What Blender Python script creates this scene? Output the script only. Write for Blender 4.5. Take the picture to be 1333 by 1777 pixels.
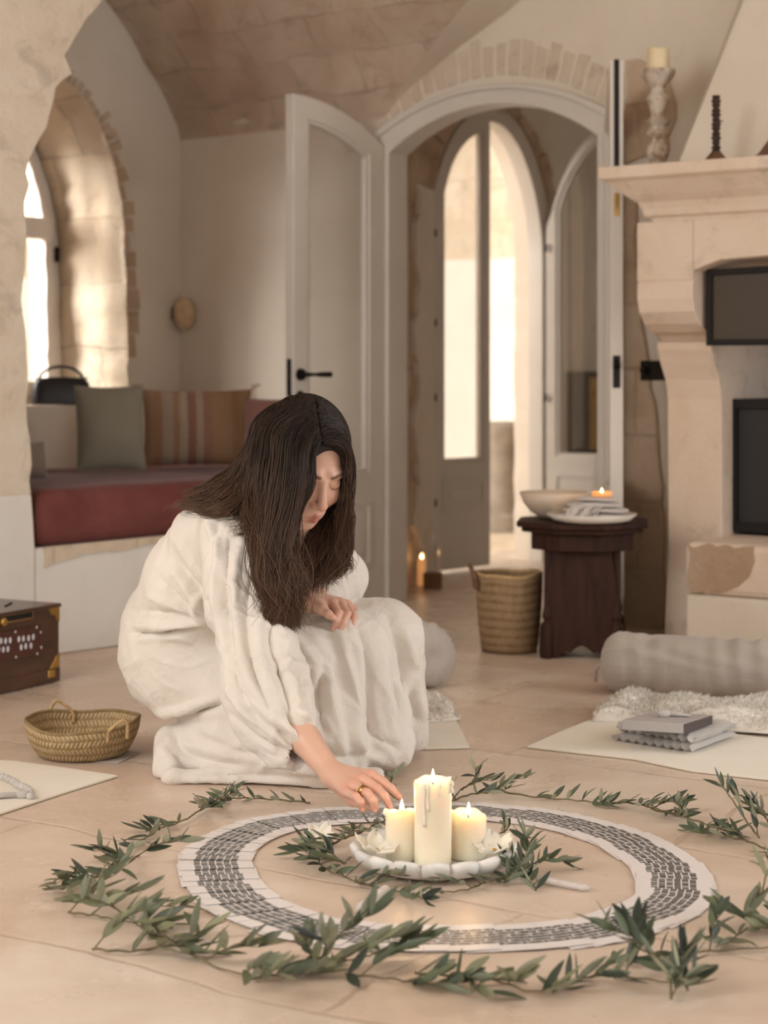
import bpy, bmesh, math, random
import numpy as np
from mathutils import Vector, Matrix, Euler

# ------------------------------------------------------------------ camera, world, sun, exposure
for o in list(bpy.data.objects): bpy.data.objects.remove(o)
SC = bpy.context.scene
COL = SC.collection
F, H, HY, CX = 3300.0, 0.86, 640.0, 666.5          # focal length (px), eye height (m), horizon row, centre column

cam_d = bpy.data.cameras.new('camera')
cam = bpy.data.objects.new('camera', cam_d); COL.objects.link(cam)
cam.location = (0, 0, H); cam.rotation_euler = (math.pi/2, 0, 0)
cam_d.sensor_fit = 'VERTICAL'; cam_d.sensor_height = 36.0; cam_d.lens = F/1777*36.0
cam_d.shift_y = -(888.5-HY)/1777.0
cam_d.clip_start = 0.05
cam_d.dof.use_dof = True; cam_d.dof.focus_distance = 3.62; cam_d.dof.aperture_fstop = 4.0
SC.camera = cam

W = bpy.data.worlds.new('world'); SC.world = W; W.use_nodes = True
bg = W.node_tree.nodes['Background']
bg.inputs['Color'].default_value = (1.0, 0.985, 0.965, 1); bg.inputs['Strength'].default_value = 0.8

sun_d = bpy.data.lights.new('sun', 'SUN'); sun = bpy.data.objects.new('sun', sun_d); COL.objects.link(sun)
sun_d.energy = 3.5; sun_d.color = (1.0, .95, .87); sun_d.angle = 0.02
sun.rotation_euler = Vector((0.12, 0.34, -1.0)).to_track_quat('-Z', 'Y').to_euler()

def area(name, loc, to, sx, sy, power, color=(1, 1, 1)):
    d = bpy.data.lights.new(name, 'AREA'); o = bpy.data.objects.new(name, d); COL.objects.link(o)
    d.shape = 'RECTANGLE'; d.size = sx; d.size_y = sy; d.energy = power; d.color = color
    o.location = loc; o.rotation_euler = (Vector(to)-Vector(loc)).to_track_quat('-Z', 'Y').to_euler()
    return o
# daylight entering by the left window, by a glazed door on the right of the room and by one behind the camera
area('daylight_left_window', (-3.0, 7.15, 2.1), (-1.0, 7.35, 1.25), 1.0, 1.5, 210, (1, .96, .90))
area('daylight_garden_door', (4.2, 3.2, 1.9), (0.0, 4.6, 0.3), 2.2, 2.4, 62, (.93, .96, 1))
area('daylight_rear_window', (-2.6, 1.6, 2.2), (-0.3, 4.4, 0.4), 1.6, 1.8, 60, (1, .97, .93))

SC.view_settings.view_transform = 'Standard'; SC.view_settings.look = 'None'
SC.view_settings.gamma = 1.0; SC.view_settings.use_curve_mapping = False
SC.view_settings.exposure = 0.36

# ------------------------------------------------------------------ helpers
def P(px, py, d): return np.array([(px-CX)/F*d, d, H-(py-HY)/F*d])
def G(px, py, z=0.0):
    d = F*(H-z)/(py-HY); return np.array([(px-CX)/F*d, d, z])
def proj(V):
    V = np.asarray(V); return CX+V[..., 0]/V[..., 1]*F, HY-(V[..., 2]-H)/V[..., 1]*F
UX = np.array([.8, -.6, 0.]); VX = np.array([.6, .8, 0.]); ZX = np.array([0, 0, 1.])
def hit(px, py, O, N):                     # where the sight line of a photo point meets a real plane
    c = np.array([0, 0, H]); r = np.array([(px-CX)/F, 1, -(py-HY)/F])
    k = np.dot(np.asarray(O)-c, N)/np.dot(r, N); return c+k*r
def plane2(pts, O, U, N):
    out = []
    for a, b in pts:
        q = hit(a, b, O, N)-np.asarray(O); out.append((float(np.dot(q, U)), float(q[2])))
    return out

class MB:
    def __init__(s): s.V = []; s.Fc = []; s.UV = []; s.MI = []
    def add(s, V, Fc, uv=None, mi=0):
        n = len(s.V); V = [tuple(map(float, v)) for v in V]
        s.V += V; s.UV += (list(uv) if uv is not None else [(v[0], v[2]) for v in V])
        s.Fc += [tuple(i+n for i in f) for f in Fc]; s.MI += [mi]*len(Fc); return s
    def box(s, c, size, ax=None, mi=0):
        A = np.array(ax if ax is not None else np.eye(3), float); c = np.asarray(c, float); V = []
        for x in (-.5, .5):
            for y in (-.5, .5):
                for z in (-.5, .5): V.append(c+A[0]*x*size[0]+A[1]*y*size[1]+A[2]*z*size[2])
        return s.add(V, [(0, 1, 3, 2), (4, 6, 7, 5), (0, 4, 5, 1), (2, 3, 7, 6), (0, 2, 6, 4), (1, 5, 7, 3)], mi=mi)
    def tube(s, path, rad, seg=10, cap=True, mi=0, flat=1.0):
        path = np.array(path, float); n = len(path); rad = np.ones(n)*np.array(rad, float)
        T = np.gradient(path, axis=0); T /= np.linalg.norm(T, axis=1)[:, None]+1e-12
        a = np.array([0, 0, 1.]) if abs(T[0][2]) < .9 else np.array([1., 0, 0]); V = []; N = None
        for i in range(n):
            b = a if N is None else N
            N = b-T[i]*np.dot(b, T[i]); N /= np.linalg.norm(N)+1e-12; B = np.cross(T[i], N)
            for k in range(seg):
                q = 2*math.pi*k/seg; V.append(path[i]+rad[i]*(N*math.cos(q)*flat+B*math.sin(q)))
        Fc = [(i*seg+k, i*seg+(k+1) % seg, (i+1)*seg+(k+1) % seg, (i+1)*seg+k) for i in range(n-1) for k in range(seg)]
        if cap: Fc += [tuple(range(seg))[::-1], tuple((n-1)*seg+k for k in range(seg))]
        return s.add(V, Fc, [(k/seg, i/10) for i in range(n) for k in range(seg)], mi)
    def lathe(s, prof, c=(0, 0, 0), seg=32, sx=1, sy=1, fn=None, cap=True, mi=0):
        V = []; n = len(prof); uv = []
        for i, (r, z) in enumerate(prof):
            for k in range(seg):
                q = 2*math.pi*k/seg; rr, zz = (fn(r, z, q, i) if fn else (r, z))
                V.append((c[0]+sx*rr*math.cos(q), c[1]+sy*rr*math.sin(q), c[2]+zz)); uv.append((q*prof[min(i, n-1)][0] if 0 else q*.1, zz))
        Fc = [(i*seg+k, i*seg+(k+1) % seg, (i+1)*seg+(k+1) % seg, (i+1)*seg+k) for i in range(n-1) for k in range(seg)]
        if cap:
            if prof[0][0] > 1e-5: Fc.append(tuple(range(seg))[::-1])
            if prof[-1][0] > 1e-5: Fc.append(tuple((n-1)*seg+k for k in range(seg)))
        return s.add(V, Fc, uv, mi)
    def grid(s, fn, nu, nv, closed=False, mi=0, uvs=1.0):
        V = []; uv = []
        for i in range(nu+1):
            for j in range(nv+1): V.append(fn(i/nu, j/nv)); uv.append((i/nu*uvs, j/nv*uvs))
        Fc = [(i*(nv+1)+j, (i+1)*(nv+1)+j, (i+1)*(nv+1)+j+1, i*(nv+1)+j+1) for i in range(nu) for j in range(nv)]
        return s.add(V, Fc, uv, mi)
    def ell(s, c, r, ax=None, nu=20, nv=12, mi=0):
        A = np.array(ax if ax is not None else np.eye(3), float); c = np.asarray(c, float); V = []
        for j in range(nv+1):
            p = math.pi*j/nv
            for i in range(nu):
                q = 2*math.pi*i/nu
                V.append(c+A[0]*r[0]*math.sin(p)*math.cos(q)+A[1]*r[1]*math.sin(p)*math.sin(q)+A[2]*r[2]*math.cos(p))
        Fc = [(j*nu+i, (j+1)*nu+i, (j+1)*nu+(i+1) % nu, j*nu+(i+1) % nu) for j in range(nv) for i in range(nu)]
        return s.add(V, Fc, mi=mi)
    def slab(s, outline, holes, O, U, N, th, mi=0, up=ZX):
        O = np.asarray(O, float); loops = [outline]+list(holes); b = bmesh.new(); idx = []
        for lp in loops:
            vs = [b.verts.new((x, z, 0)) for x, z in lp]
            for i in range(len(vs)): b.edges.new((vs[i], vs[(i+1) % len(vs)]))
        b.verts.index_update()
        bmesh.ops.triangle_fill(b, use_beauty=True, use_dissolve=False, edges=b.edges[:], normal=(0, 0, 1))
        P2 = [v.co.copy() for v in b.verts]; tr = [tuple(v.index for v in f.verts) for f in b.faces]; b.free()
        n = len(P2); up = np.asarray(up)
        V = [O+U*p.x+up*p.y for p in P2]+[O+U*p.x+up*p.y+N*th for p in P2]
        Fc = list(tr)+[tuple(i+n for i in t[::-1]) for t in tr]; k = 0
        for lp in loops:
            m = len(lp)
            for i in range(m): Fc.append((k+i, k+(i+1) % m, k+(i+1) % m+n, k+i+n))
            k += m
        return s.add(V, Fc, [(p.x, p.y) for p in P2]+[(p.x+.13, p.y+.07) for p in P2], mi)

ORG = {}
def mesh(name, V, Fc, mats, uv=None, mi=None, smooth=False):
    me = bpy.data.meshes.new(name); me.from_pydata([tuple(v) for v in V], [], Fc)
    for m in (mats if isinstance(mats, (list, tuple)) else [mats]): me.materials.append(m)
    if uv is not None:
        L = me.uv_layers.new(name='UVMap'); li = np.empty(len(me.loops), int); me.loops.foreach_get('vertex_index', li)
        L.data.foreach_set('uv', np.array(uv, float)[li].ravel())
    if mi is not None and any(mi): me.polygons.foreach_set('material_index', mi)
    if smooth: me.polygons.foreach_set('use_smooth', [True]*len(me.polygons))
    me.update(); return me
def fixn(me):
    b = bmesh.new(); b.from_mesh(me); bmesh.ops.recalc_face_normals(b, faces=b.faces); b.to_mesh(me); b.free()
def put(name, mb, mats, parent=None, smooth=False, label=None, cat=None, group=None, kind=None, bevel=0, loc=None, local=False, fix=True, sub=0, autosm=None, rz=0):
    """link one mesh; world coordinates in, origin at the thing's base (or the parent's origin)"""
    V = np.array(mb.V, float)
    if local: org = np.array(loc if loc is not None else (0, 0, 0), float)
    elif parent is not None: org = ORG[parent.name]; V = V-org
    else:
        org = np.array(loc, float) if loc is not None else np.array([(V[:, 0].min()+V[:, 0].max())/2, (V[:, 1].min()+V[:, 1].max())/2, V[:, 2].min()])
        V = V-org
    me = mesh(name, V, mb.Fc, mats, mb.UV, mb.MI, smooth)
    if fix: fixn(me)
    o = bpy.data.objects.new(name, me); COL.objects.link(o)
    if parent is not None: o.parent = parent; ORG[o.name] = ORG[parent.name]
    else: o.location = tuple(org); ORG[o.name] = org; o.rotation_euler = (0, 0, rz)
    if bevel: b = o.modifiers.new('bevel', 'BEVEL'); b.width = bevel; b.segments = 2; b.limit_method = 'ANGLE'
    if sub: q = o.modifiers.new('sub', 'SUBSURF'); q.levels = q.render_levels = sub
    if autosm is not None:
        me.polygons.foreach_set('use_smooth', [True]*len(me.polygons)); me.set_sharp_from_angle(angle=autosm)
    tag(o, label, cat, group, kind); return o
def tag(o, label=None, cat=None, group=None, kind=None):
    if label: o['label'] = label
    if cat: o['category'] = cat
    if group: o['group'] = group
    if kind: o['kind'] = kind
def thing(name, loc, label, cat, group=None, rz=0):
    o = bpy.data.objects.new(name, None); COL.objects.link(o); o.location = tuple(map(float, loc)); o.rotation_euler = (0, 0, rz)
    o.empty_display_size = .05; ORG[o.name] = np.array(loc, float); tag(o, label, cat, group); return o
def copy_tree(o, parent=None):
    c = o.copy(); COL.objects.link(c)
    if parent is not None: c.parent = parent
    for ch in [x for x in bpy.data.objects if x.parent == o]: copy_tree(ch, c)
    return c

_rs = np.random.RandomState(7)
_W = _rs.normal(size=(64, 3)); _W /= np.linalg.norm(_W, axis=1)[:, None]; _PH = _rs.uniform(0, 6.28, 64)
def nz(p, freq, seed=0, n=8):
    p = np.asarray(p, float); out = 0
    for i in range(n):
        k = (i*7+seed*11) % 64; out = out+np.sin(p@_W[k]*freq*(.7+.09*i)*6.28+_PH[(k+seed) % 64])
    return out/math.sqrt(n)
def spline(pts, n):
    pts = np.array(pts, float); m = len(pts); out = []
    for i in range(n):
        t = i/(n-1)*(m-1); k = min(int(t), m-2); f = t-k
        p0, p1, p2, p3 = pts[max(k-1, 0)], pts[k], pts[k+1], pts[min(k+2, m-1)]
        out.append(.5*((2*p1)+(-p0+p2)*f+(2*p0-5*p1+4*p2-p3)*f*f+(-p0+3*p1-3*p2+p3)*f**3))
    return np.array(out)
def ragged(pts, amp=.008, step=.03, seed=1, closed=True, keep=()):
    """a traced 2D outline with the uneven edge of broken stone"""
    r = random.Random(seed); out = []; n = len(pts)
    for i in range(n if closed else n-1):
        a, b = pts[i], pts[(i+1) % n]; L = math.hypot(b[0]-a[0], b[1]-a[1]); m = max(1, int(L/step)) if i not in keep else 1
        for k in range(m):
            f = k/m; j = amp if i not in keep and k else 0
            out.append((a[0]+(b[0]-a[0])*f+r.uniform(-j, j), a[1]+(b[1]-a[1])*f+r.uniform(-j, j)))
    if not closed: out.append(pts[-1])
    return out

# ------------------------------------------------------------------ materials
def lin(c):
    return tuple((x/12.92 if x <= .04045 else ((x+.055)/1.055)**2.4) for x in (v/255 for v in c))+(1,)
class NT:
    def __init__(s, name):
        s.m = bpy.data.materials.new(name); s.m.use_nodes = True; s.t = s.m.node_tree; s.b = s.t.nodes['Principled BSDF']
    def n(s, typ, **kw):
        o = s.t.nodes.new(typ)
        for k, v in kw.items():
            if k in o.inputs: o.inputs[k].default_value = v
            else: setattr(o, k, v)
        return o
    def l(s, a, b): s.t.links.new(a, b)
    def coord(s, kind='Object', scale=(1, 1, 1)):
        c = s.n('ShaderNodeTexCoord'); m = s.n('ShaderNodeMapping'); m.inputs['Scale'].default_value = scale
        s.l(c.outputs[kind], m.inputs['Vector']); return m.outputs[0]
    def noise(s, vec, scale, detail=5, rough=.55, dist=0):
        n = s.n('ShaderNodeTexNoise'); n.inputs['Scale'].default_value = scale; n.inputs['Detail'].default_value = detail
        n.inputs['Roughness'].default_value = rough; n.inputs['Distortion'].default_value = dist
        if vec is not None: s.l(vec, n.inputs['Vector'])
        return n.outputs['Fac']
    def ramp(s, fac, stops, interp='LINEAR'):
        r = s.n('ShaderNodeValToRGB'); r.color_ramp.interpolation = interp; e = r.color_ramp.elements
        while len(e) < len(stops): e.new(.5)
        for i, (p, c) in enumerate(stops): e[i].position = p; e[i].color = c if len(c) == 4 else tuple(c)+(1,)
        s.l(fac, r.inputs[0]); return r.outputs[0]
    def mix(s, f, a, b, blend='MIX'):
        m = s.n('ShaderNodeMix', data_type='RGBA', blend_type=blend)
        for v, i in ((f, 0), (a, 6), (b, 7)):
            if hasattr(v, 'is_output'): s.l(v, m.inputs[i])
            else: m.inputs[i].default_value = v
        return m.outputs[2]
    def math(s, op, a, b=0.0):
        m = s.n('ShaderNodeMath', operation=op)
        for v, i in ((a, 0), (b, 1)):
            if hasattr(v, 'is_output'): s.l(v, m.inputs[i])
            else: m.inputs[i].default_value = v
        return m.outputs[0]
    def bump(s, h, strength=.3, dist=.01, prev=None):
        b = s.n('ShaderNodeBump'); b.inputs['Strength'].default_value = strength; b.inputs['Distance'].default_value = dist
        s.l(h, b.inputs['Height'])
        if prev is not None: s.l(prev, b.inputs['Normal'])
        s.l(b.outputs[0], s.b.inputs['Normal']); return b.outputs[0]
    def set(s, **kw):
        for k, v in kw.items():
            k = k.replace('_', ' ')
            if hasattr(v, 'is_output'): s.l(v, s.b.inputs[k])
            else: s.b.inputs[k].default_value = v
        return s
def bw(a): return (a, a, a, 1)

def m_plain(name, c, rough=.6, var=.06, vs=6, bump=0, bs=120, metal=0, spec=.5, sheen=0, coord='Object'):
    t = NT(name); v = t.coord(coord); c = lin(c)
    f = t.noise(v, vs, 4); lo = tuple(x*(1-var*2) for x in c[:3])+(1,); hi = tuple(min(1, x*(1+var*2)) for x in c[:3])+(1,)
    t.set(Base_Color=t.ramp(f, [(.3, lo), (.7, hi)]), Roughness=rough, Metallic=metal, Specular_IOR_Level=spec)
    if sheen: t.set(Sheen_Weight=sheen, Sheen_Roughness=.5)
    if bump: t.bump(t.noise(v, bs, 3), bump, .003)
    return t.m
def m_plaster(name, c1, c2, rough=.85):
    t = NT(name); v = t.coord(); f = t.noise(v, 2.2, 6, .6, .3); g = t.noise(v, 14, 6, .65)
    base = t.ramp(f, [(.3, lin(c1)), (.7, lin(c2))])
    dirt = t.ramp(g, [(.62, bw(0)), (.8, bw(.35))])
    t.set(Base_Color=t.mix(dirt, base, lin(tuple(int(x*.86) for x in c1))), Roughness=rough, Specular_IOR_Level=.2)
    n = t.bump(t.noise(v, 7, 5), .35, .012); t.bump(t.noise(v, 60, 4), .25, .003, n); return t.m
def m_stone(name, c1, c2, c3, bx=.34, by=.17, blocks=True, mort=.008, pit=.6):
    t = NT(name); uv = t.coord('UV'); ob = t.coord()
    d = t.n('ShaderNodeTexNoise'); d.inputs['Scale'].default_value = 5; t.l(ob, d.inputs['Vector'])
    mv = t.n('ShaderNodeMix', data_type='VECTOR'); mv.inputs[0].default_value = .05; t.l(uv, mv.inputs[4]); t.l(d.outputs['Color'], mv.inputs[5])
    b = t.n('ShaderNodeTexBrick'); t.l(mv.outputs[1], b.inputs['Vector']); b.inputs['Scale'].default_value = 1
    b.inputs['Brick Width'].default_value = bx; b.inputs['Row Height'].default_value = by; b.inputs['Mortar Size'].default_value = mort
    b.inputs['Mortar Smooth'].default_value = .9; b.inputs['Color1'].default_value = bw(0); b.inputs['Color2'].default_value = bw(1); b.inputs['Mortar'].default_value = bw(.5)
    base = t.ramp(t.noise(ob, 3.5, 8, .65, .5), [(.28, lin(c1)), (.5, lin(c2)), (.74, lin(c3))])
    blot = t.ramp(t.noise(ob, 9, 8, .7, .4), [(.54, bw(0)), (.72, bw(.5))])
    base = t.mix(blot, base, lin(tuple(int(x*.72) for x in c1)))
    if blocks:
        base = t.mix(t.ramp(b.outputs['Color'], [(0, bw(0)), (1, bw(.42))]), base, lin(tuple(int(x*.93) for x in c1)))
        base = t.mix(t.math('MULTIPLY', t.ramp(b.outputs['Fac'], [(0, bw(0)), (1, bw(.5))]), t.ramp(t.noise(ob, 4, 3), [(.4, bw(0)), (.6, bw(1))])), base, lin(tuple(int(x*.80) for x in c1)))
    t.set(Base_Color=base, Roughness=.9, Specular_IOR_Level=.2)
    n = None
    if blocks: n = t.bump(t.ramp(b.outputs['Fac'], [(0, bw(1)), (1, bw(0))]), .35, .010)
    n = t.bump(t.noise(ob, 11, 9, .74), pit, .03, n); t.bump(t.noise(ob, 70, 5), .5, .004, n); return t.m

PLASTER = m_plaster('warm_lime_plaster', (216, 203, 186), (228, 217, 202))
PLASTER_W = m_plaster('white_lime_plaster', (216, 208, 198), (228, 222, 213))
STONE = m_stone('vault_limestone', (210, 182, 156), (225, 203, 180), (234, 218, 200), .30, .15, mort=.009, pit=.9)
STONE_L = m_stone('pale_limestone', (205, 182, 155), (222, 203, 179), (231, 218, 199), .3, .24)
STONE_J = m_stone('jamb_limestone', (194, 165, 136), (214, 190, 164), (226, 208, 186), .26, .21, mort=.01)
STONE_F = m_stone('fireplace_limestone', (214, 190, 168), (222, 202, 182), (228, 211, 194), blocks=False, pit=.15)
PAINT = m_plain('greige_door_paint', (212, 203, 192), .45, .02)
PAINT_W = m_plain('white_window_paint', (214, 205, 196), .45, .02)
IRON = m_plain('blackened_iron', (34, 28, 25), .5, .15, metal=.6)
BRASS = m_plain('worn_brass', (190, 150, 80), .35, .12, 20, metal=.9)
def m_glass(name, tint=(1, 1, 1, 1), rough=0.0):
    t = NT(name); t.set(Base_Color=tint, Roughness=rough, Transmission_Weight=1.0, IOR=1.45, Specular_IOR_Level=.5); return t.m
def m_pane(name, a=.12, col=(1, 1, 1, 1)):
    t = NT(name); nt = t.t; g = t.n('ShaderNodeBsdfGlossy'); g.inputs['Roughness'].default_value = .02; tr = t.n('ShaderNodeBsdfTransparent'); tr.inputs['Color'].default_value = col
    lw = t.n('ShaderNodeLayerWeight'); lw.inputs['Blend'].default_value = .12
    f = t.math('ADD', t.math('MULTIPLY', lw.outputs['Facing'], .5), a); mx = t.n('ShaderNodeMixShader'); t.l(f, mx.inputs[0]); t.l(tr.outputs[0], mx.inputs[1]); t.l(g.outputs[0], mx.inputs[2])
    t.l(mx.outputs[0], nt.nodes['Material Output'].inputs['Surface']); return t.m
PANE = m_pane('window_glass', .02); PANE_D = m_pane('door_glass', .14)
def m_emit(name, c, s):
    t = NT(name); t.set(Base_Color=c, Emission_Color=c, Emission_Strength=s); return t.m
def m_linen(name, c, rough=.9, trans=0.0, bump=.3, weave=900, cr=26):
    t = NT(name); v = t.coord(); c = lin(c)
    t.set(Base_Color=t.ramp(t.noise(v, 9, 5), [(.3, tuple(x*.94 for x in c[:3])+(1,)), (.7, c)]), Roughness=rough, Specular_IOR_Level=.15, Sheen_Weight=.25)
    if trans: t.set(Subsurface_Weight=trans, Subsurface_Radius=(.02, .015, .012), Subsurface_Scale=.4)
    n = t.bump(t.noise(v, cr, 6, .6, 1.2), bump, .008); w = t.n('ShaderNodeTexNoise'); w.inputs['Scale'].default_value = weave; t.l(v, w.inputs['Vector']); t.bump(w.outputs['Fac'], .2, .001, n)
    return t.m

# ------------------------------------------------------------------ floor
def m_floor():
    t = NT('limestone_floor_slabs'); ob = t.coord()
    mp = t.n('ShaderNodeMapping'); mp.inputs['Rotation'].default_value = (0, 0, math.radians(34)); t.l(ob, mp.inputs['Vector'])
    d = t.n('ShaderNodeTexNoise'); d.inputs['Scale'].default_value = 2.3; d.inputs['Detail'].default_value = 6; t.l(ob, d.inputs['Vector'])
    mv = t.n('ShaderNodeMix', data_type='VECTOR'); mv.inputs[0].default_value = .12; t.l(mp.outputs[0], mv.inputs[4]); t.l(d.outputs['Color'], mv.inputs[5])
    b = t.n('ShaderNodeTexBrick'); t.l(mv.outputs[1], b.inputs['Vector']); b.inputs['Scale'].default_value = 1
    b.inputs['Brick Width'].default_value = .92; b.inputs['Row Height'].default_value = .47; b.inputs['Mortar Size'].default_value = .006; b.offset = .37
    b.inputs['Mortar Smooth'].default_value = .6; b.inputs['Color1'].default_value = bw(0); b.inputs['Color2'].default_value = bw(1); b.inputs['Mortar'].default_value = bw(.5)
    base = t.ramp(t.noise(ob, 2.2, 9, .62, .6), [(.25, lin((205, 184, 164))), (.5, lin((219, 202, 185))), (.75, lin((231, 220, 207)))])
    base = t.mix(t.ramp(b.outputs['Color'], [(0, bw(0)), (1, bw(.38))]), base, lin((206, 178, 156)))
    blot = t.ramp(t.noise(ob, 1.1, 6, .7, .8), [(.52, bw(0)), (.72, bw(.5))])
    base = t.mix(blot, base, lin((190, 154, 128)))
    pale = t.ramp(t.noise(ob, 5.5, 10, .75, 1.0), [(.55, bw(0)), (.7, bw(.45))])
    base = t.mix(pale, base, lin((228, 216, 200)))
    gm = t.ramp(t.noise(ob, 3, 3), [(.4, bw(.08)), (.66, bw(.6))])
    base = t.mix(t.math('MULTIPLY', b.outputs['Fac'], gm), base, lin((168, 138, 114)))
    t.set(Base_Color=base, Specular_IOR_Level=.5, Roughness=t.ramp(t.noise(ob, 7, 6), [(.3, bw(.22)), (.75, bw(.46))]))
    n = t.bump(t.ramp(b.outputs['Fac'], [(0, bw(1)), (1, bw(0))]), .35, .006)
    n = t.bump(t.noise(ob, 5, 8, .7), .22, .012, n); t.bump(t.noise(ob, 60, 6), .25, .0015, n); return t.m
FLOOR = m_floor()
mb = MB(); mb.add([(-5, -1.5, 0), (6, -1.5, 0), (6, 9.0, 0), (-5, 9.0, 0)], [(0, 1, 2, 3)])
put('floor', mb, FLOOR, kind='structure', loc=(0, 0, 0))

# ------------------------------------------------------------------ back wall with the arched doorway
BO = np.array([0, 7.0, 0.]); TC = -1.021                       # t of the corner with the window wall
DW, ZS, ZA = .95, 1.68, 1.822                                  # doorway width, springing, apex
def arch_z(t, w=DW, zs=ZS, za=ZA):
    x = (t/w-.5)*2; R = ((w/2)**2+(za-zs)**2)/(2*(za-zs)); return za-R+math.sqrt(max(0, R*R-(x*w/2)**2))
def doorway(w=DW, o=0.0, n=24, z0=0.0):
    return [(-o, z0)]+[(-o+(w+2*o)*i/n, arch_z(w*i/n, w)+o) for i in range(n+1)]+[(w+o, z0)]
out = [(TC, 0), (0, 0)]+[(DW*i/24, arch_z(DW*i/24)) for i in range(25)]+[(DW, 0), (3.4, 0), (3.4, 3.0), (TC, 3.0)]
mb = MB(); mb.slab(out, [], BO, UX, VX, .12); put('wall_back', mb, PLASTER, kind='structure', loc=BO)

# painted door frame
fr = [(-.03, 0)]+[(-.03+(DW+.06)*i/24, arch_z(DW*i/24)+.03) for i in range(25)]+[(DW+.03, 0), (DW-.035, 0)]+[(DW-.035-(DW-.07)*i/24, arch_z(DW-DW*i/24)-.03) for i in range(25)]+[(.035, 0)]
mb = MB(); mb.slab(fr, [], BO-VX*.02, UX, VX, .12)
fr2 = [(-.042, 0)]+[(-.042+(DW+.084)*i/24, arch_z(DW*i/24)+.038) for i in range(25)]+[(DW+.042, 0), (DW+.02, 0)]+[(DW+.02-(DW+.04)*i/24, arch_z(DW-DW*i/24)+.02) for i in range(25)]+[(-.02, 0)]
mb.slab(fr2, [], BO-VX*.035, UX, VX, .03)
put('trim_1', mb, PAINT, kind='structure', bevel=.004)

# voussoirs over the doorway, one relief of rough blocks
mb = MB(); r = random.Random(3); nb = 25
for i in range(nb):
    a0 = -.17+(DW+.32)*i/nb+.003; a1 = -.17+(DW+.32)*(i+1)/nb-.003+r.uniform(-.003, .003)
    def pt(a, k):
        x = a/DW; tt = min(max(a, 0), DW); z = arch_z(tt)-abs(a-tt)*.55+.065; dx = (x-.5)*.9; L = math.hypot(dx, 1)
        return (a+dx/L*k, z+k/L)
    h = .125+r.uniform(-.012, .02); q = [pt(a0, r.uniform(0, .008)), pt(a1, r.uniform(0, .008)), pt(a1, h+r.uniform(-.008, .008)), pt(a0, h+r.uniform(-.01, .01))]
    mb.slab(ragged(q, .004, .03, i), [], BO-VX*(.001+r.uniform(0, .004)), UX, VX, .03)
put('trim_2', mb, STONE_F if 0 else m_stone('voussoir_stone', (206, 184, 162), (218, 201, 182), (227, 213, 197), blocks=False, pit=.6), kind='structure', bevel=.006)

# ------------------------------------------------------------------ vaults
prof = [(0, 1.775), (.02, 1.83), (.073, 1.912), (.15, 2.01), (.236, 2.10), (.32, 2.19), (.41, 2.27), (.55, 2.37), (.8, 2.50), (1.2, 2.62), (1.8, 2.70), (3, 2.72), (8.5, 2.72)]
pr = spline(prof[:11], 60).tolist()+[list(p) for p in prof[11:]]
def groin(s, z):
    lo, hi = -.6, 2.5
    xs = [655, 690, 745, 812, 900]; ys = [230, 160, 85, 0, -140]
    for _ in range(50):
        t = (lo+hi)/2; q = BO+UX*t-VX*s; q[2] = z; px, py = proj(q)
        g = np.interp(py, ys[::-1], xs[::-1])
        if px > g: hi = t
        else: lo = t
    return lo
gr = []
for s, z in pr: gr.append(groin(s, z) if s < .75 else (gr[-1]+.03))
tmax = max(gr); gr = np.maximum.accumulate(gr)
nt = 50; mb = MB(); V = []; uv = []; arc = 0; prev = None
for i, (s, z) in enumerate(pr):
    if prev is not None: arc += math.hypot(s-prev[0], z-prev[1])
    prev = (s, z)
    for j in range(nt+1):
        t = TC-.02+(gr[i]-TC+.02)*j/nt; q = BO+UX*t-VX*s; q[2] = z
        if .01 < s < 3: q = q+(-VX*.02+ZX*-.02)*nz(np.array([t, arc, 0]), 4, 3)*.55*min(1, (gr[i]-t)*12, (t-TC+.02)*12)
        V.append(q); uv.append((t, arc))
mb.add(V, [(i*(nt+1)+j, i*(nt+1)+j+1, (i+1)*(nt+1)+j+1, (i+1)*(nt+1)+j) for i in range(len(pr)-1) for j in range(nt)], uv)
put('ceiling', mb, STONE, kind='structure', smooth=True, loc=(0, 5, 2.5))
# plastered cross vault, its groin running up from the doorway
V = []; n = 0; prof2 = [(gr[i], pr[i][1], pr[i][0]) for i in range(len(pr)) if pr[i][0] < 1.9]
te, ze, se = prof2[-1]; prof2 += [(te+.5, ze+.03, 3.), (te+4, ze+.04, 8.)]
for t, z, s in prof2:
    for a in (s, -.1 if z < 2.9 else -.1): q = BO+UX*t-VX*a; q[2] = z; V.append(q)
mb = MB(); mb.add(V, [(2*i, 2*i+2, 2*i+3, 2*i+1) for i in range(len(prof2)-1)])
put('ceiling', mb, PLASTER, kind='structure', smooth=True, loc=(1, 5, 2.5))

# ------------------------------------------------------------------ window wall (left), niche and window
WO = BO+UX*TC; WN = -UX                                          # going outwards
def W2(pts): return plane2(pts, WO, VX, UX)
niche_r = [(222, 676), (221, 600), (219, 500), (216, 420), (211, 350), (196, 280), (180, 232), (165, 200), (140, 165), (118, 142), (104, 138)]
nr = W2(niche_r)                                                # right side of the pointed niche, from the sill to the apex
sill = W2([(100, 704)])[0][1]; apex = nr[-1]
nr[0] = (nr[0][0], sill)
nl = [(2*apex[0]-a+.0, z) for a, z in nr[:-1]][::-1]
nic = ragged(nr, .006, .04, 5, closed=False)+ragged(nl, .006, .04, 6, closed=False)
out = [(-4, 0), (0, 0), (0, 3.0), (-4, 3.0)]
mb = MB(); mb.slab(out, [nic], WO, VX, WN, .02); put('wall_left', mb, PLASTER, kind='structure', loc=WO)
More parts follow.
